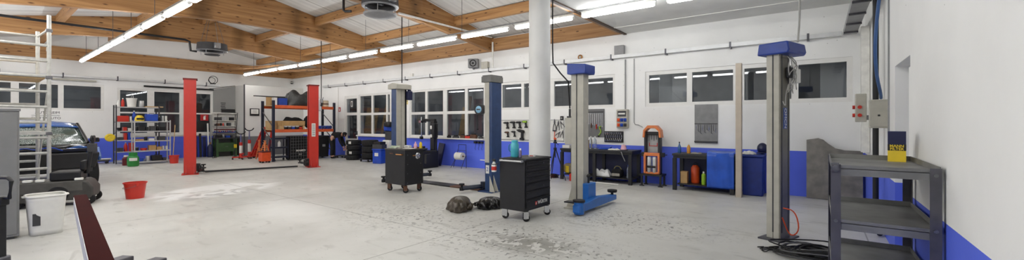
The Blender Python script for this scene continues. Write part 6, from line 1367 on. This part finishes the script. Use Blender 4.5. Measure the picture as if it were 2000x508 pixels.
bucket('red bucket with broom right of the silver shelving', 340, 319, .12, .15, .30)
x, y = g(338, 317.5); t = thing('broom', 'wooden handled broom standing in the red bucket by the shelving', 'broom', (x, y, .02)); MB().cyl((0, 0, .2), (.05, .05, 1.42), .014, n=8).build('handle', 'light wood', t); MB().b2(-.06, .06, -.02, .02, .02, .22).build('brush', 'black plastic', t)
x, y = -20.5, 3.02; t = thing('cable_drum', 'yellow cable drum hooked on the left of the shelving', 'cable drum', (x-.08, 3.14, .98)); MB().torus((0, 0, 0), .10, .045, 24, 8, 'X', (1, 1, .8)).cyl((-.03, 0, 0), (.03, 0, 0), .07, n=16).build('drum', 'yellow paint', t); MB().tube([(0, .06, .1), (0, .12, .16), (0, .15, .18)], .012, 6).build('hook', 'black steel', t)
x, y = g(224, 313); t = thing('waste_bin', 'grey bin of scrap left of the shelving', 'bin', (x, y, 0)); MB().prism([(-.22, 0), (.22, 0), (.26, .36), (-.26, .36)], -.24, .24, 'XZ').build('body', 'grey paint', t, bev=.015)
for k in range(5): MB().box((.1*math.cos(k*2), .1*math.sin(k*2), .38+.03*(k % 3)), (.32, .05, .04), (.3*k, .4-.2*k, k*1.1)).build('scrap', ('white plastic', 'black plastic', 'dark grey', 'blue plastic', 'aluminium')[k], t)
x, y = -21.45, 3.0; t = thing('low_trolley', 'low dark trolley with white rod by the blue wall', 'trolley', (x, y-.1, 0), 1.3); MB().b2(-.35, .35, -.16, .16, .08, .13).build('deck', 'dark grey', t, bev=.01); MB().cyl((-.5, 0, .16), (.4, .05, .16), .03, n=8).build('rod', 'white plastic', t)
for sx in (-.28, .28): MB().lathe([(.01, -.15), (.04, -.15), (.04, .15), (.01, .15)], (sx, 0, .04), 12, 'Y').build('wheel', 'black rubber', t)
# ------------------------------------------------------------------ person bending by the rack
def skin_mesh(chains, sub=1):
    """chains of (point, radius); returns one bmesh-ready mesh grown over every chain"""
    out = bmesh.new()
    for ch in chains:
        me = bpy.data.meshes.new('tmp'); vs = []; es = []
        for path in ch:
            for i, (p, r) in enumerate(path):
                idx = next((k for k, (q, _) in enumerate(vs) if (Vector(q)-Vector(p)).length < 1e-5), None)
                if idx is None: vs.append((p, r)); idx = len(vs)-1
                if i: es.append((prev, idx))
                prev = idx
        me.from_pydata([v for v, _ in vs], es, []); o = bpy.data.objects.new('tmp', me); COL.objects.link(o)
        sk = o.modifiers.new('skin', 'SKIN'); sk.use_smooth_shade = True
        for k, (_, r) in enumerate(vs):
            me.skin_vertices[0].data[k].radius = (r, r) if not isinstance(r, tuple) else r
        me.skin_vertices[0].data[0].use_root = True
        if sub: s_ = o.modifiers.new('sub', 'SUBSURF'); s_.levels = sub; s_.render_levels = sub
        dg = bpy.context.evaluated_depsgraph_get(); ev = bpy.data.meshes.new_from_object(o.evaluated_get(dg)); out.from_mesh(ev)
        bpy.data.objects.remove(o); bpy.data.meshes.remove(ev)
    return out
def from_bm(bm, name, m, parent=None):
    mb = MB(); mb.bm.free(); mb.bm = bm; return mb.build(name, m, parent, ang=80)
px_, py_ = -16.72, 9.50
per = thing('person', 'person in black hooded work clothes bending forward beside the rack', 'person', (px_, py_, 0), .75)
pel = (-.10, 0, .93); chest = (.24, 0, 1.04); neck = (.36, 0, 1.03); head = (.46, 0, 1.0)
ch = [[[(pel, .12), ((.06, 0, 1.0), .12), (chest, .13), (neck, .065), (head, .085), ((.54, 0, .97), .07)]]]
body = [[(pel, .12), ((.06, 0, 1.0), .115), (chest, .125), (neck, .06), (head, .088), ((.55, 0, .965), .07)]]
for s in (-1, 1):
    body.append([(pel, .12), ((-.09, s*.09, .84), .085), ((-.03, s*.10, .47), .06), ((-.07, s*.10, .10), .042), ((.06, s*.11, .035), .035)])
    body.append([(chest, .125), ((.26, s*.17, .98), .055), ((.33, s*.20, .72), .045), ((.44, s*.17, .50), .03), ((.47, s*.16, .43), .032)])
bm = skin_mesh([body])
# hands with five fingers, nose and ears
for s in (-1, 1):
    base = Vector((.47, s*.16, .42)); fl = []
    for k in range(4):
        o = base+Vector((.02-.014*k, 0, -.01)); L = (.075, .085, .08, .06)[k]
        fl.append([[(tuple(o), .010), (tuple(o+Vector((.006, -s*.004, -L*.5))), .009), (tuple(o+Vector((-.004, -s*.016, -L))), .007)]])
    o = base+Vector((.02, -s*.01, .03)); fl.append([[(tuple(o), .011), (tuple(o+Vector((.03, -s*.016, -.025))), .010), (tuple(o+Vector((.04, -s*.026, -.055))), .008)]])
    b2_ = skin_mesh(fl, 0); me = bpy.data.meshes.new('tmp'); b2_.to_mesh(me); b2_.free(); bm.from_mesh(me); bpy.data.meshes.remove(me)
bmesh.ops.create_uvsphere(bm, u_segments=8, v_segments=6, radius=.018, matrix=Matrix.Translation((.555, 0, .91)))
for s in (-1, 1): bmesh.ops.create_uvsphere(bm, u_segments=8, v_segments=6, radius=.02, matrix=Matrix.Translation((.47, s*.088, .985)))
bodyo = from_bm(bm, 'body', 'skin', per)
jk = [[(pel, (.145, .15)), ((.06, 0, 1.0), .145), (chest, .155), ((.33, 0, 1.035), .10)]]
for s in (-1, 1): jk.append([(chest, .155), ((.26, s*.17, .98), .072), ((.33, s*.20, .72), .06), ((.44, s*.17, .50), .045)])
from_bm(skin_mesh([jk]), 'jacket', 'black cloth', per)
tr = [[(pel, .135), ((-.10, 0, .86), .13)]]
for s in (-1, 1): tr.append([((-.10, 0, .86), .13), ((-.09, s*.09, .80), .10), ((-.03, s*.10, .47), .078), ((-.07, s*.10, .09), .06)])
from_bm(skin_mesh([tr]), 'trousers', mat('trouser grey', (24, 25, 28), .9, var=.2), per)
from_bm(skin_mesh([[[(neck, .085), ((.42, 0, 1.03), .112), ((.48, 0, 1.02), .112), ((.545, 0, .995), .094)]]]), 'hood', 'black cloth', per)
for s in (-1, 1): from_bm(skin_mesh([[[((-.10, s*.10, .05), .05), ((-.04, s*.10, .05), .052), ((.10, s*.11, .042), .042)]]]), 'boot', 'black rubber', per)
MB().ball((.575, .035, .955), .010, 8).ball((.575, -.035, .955), .010, 8).build('eyes', 'black plastic', per)
MB().b2(.525, .545, -.025, .025, .892, .898).build('mouth', 'dark red paint', per)
# ------------------------------------------------------------------ timber stacked outside behind the glass
for i, (px, y, h, w, m, tl) in enumerate(((716, 11.3, 2.3, .9, 'pale ply', .05), (738, 11.4, 2.5, .18, 'light wood', .12), (747, 11.4, 2.4, .2, 'light wood', .16), (752, 11.5, 2.0, .5, 'pale ply', .2), (893, 11.4, 2.2, .3, 'light wood', .1), (906, 11.3, 2.6, .14, 'rust brown', .02))):
    x = wx(px, y); o = MB().b2(-w/2, w/2, -.02, .02, 0, h).build('board', m, loc=(x, y, -.045)); o.rotation_euler = (-.12, tl, 0)
    tag(o, ('wide pale panel leaning outside behind the first glazed bay', 'narrow pale board leaning outside in the second glazed bay', 'slanted pale board beside the narrow one outside', 'slanted sheet at the far right of the outside boards', 'pale board outside behind the big four bay window', 'brown post outside behind the big four bay window')[i], 'board')
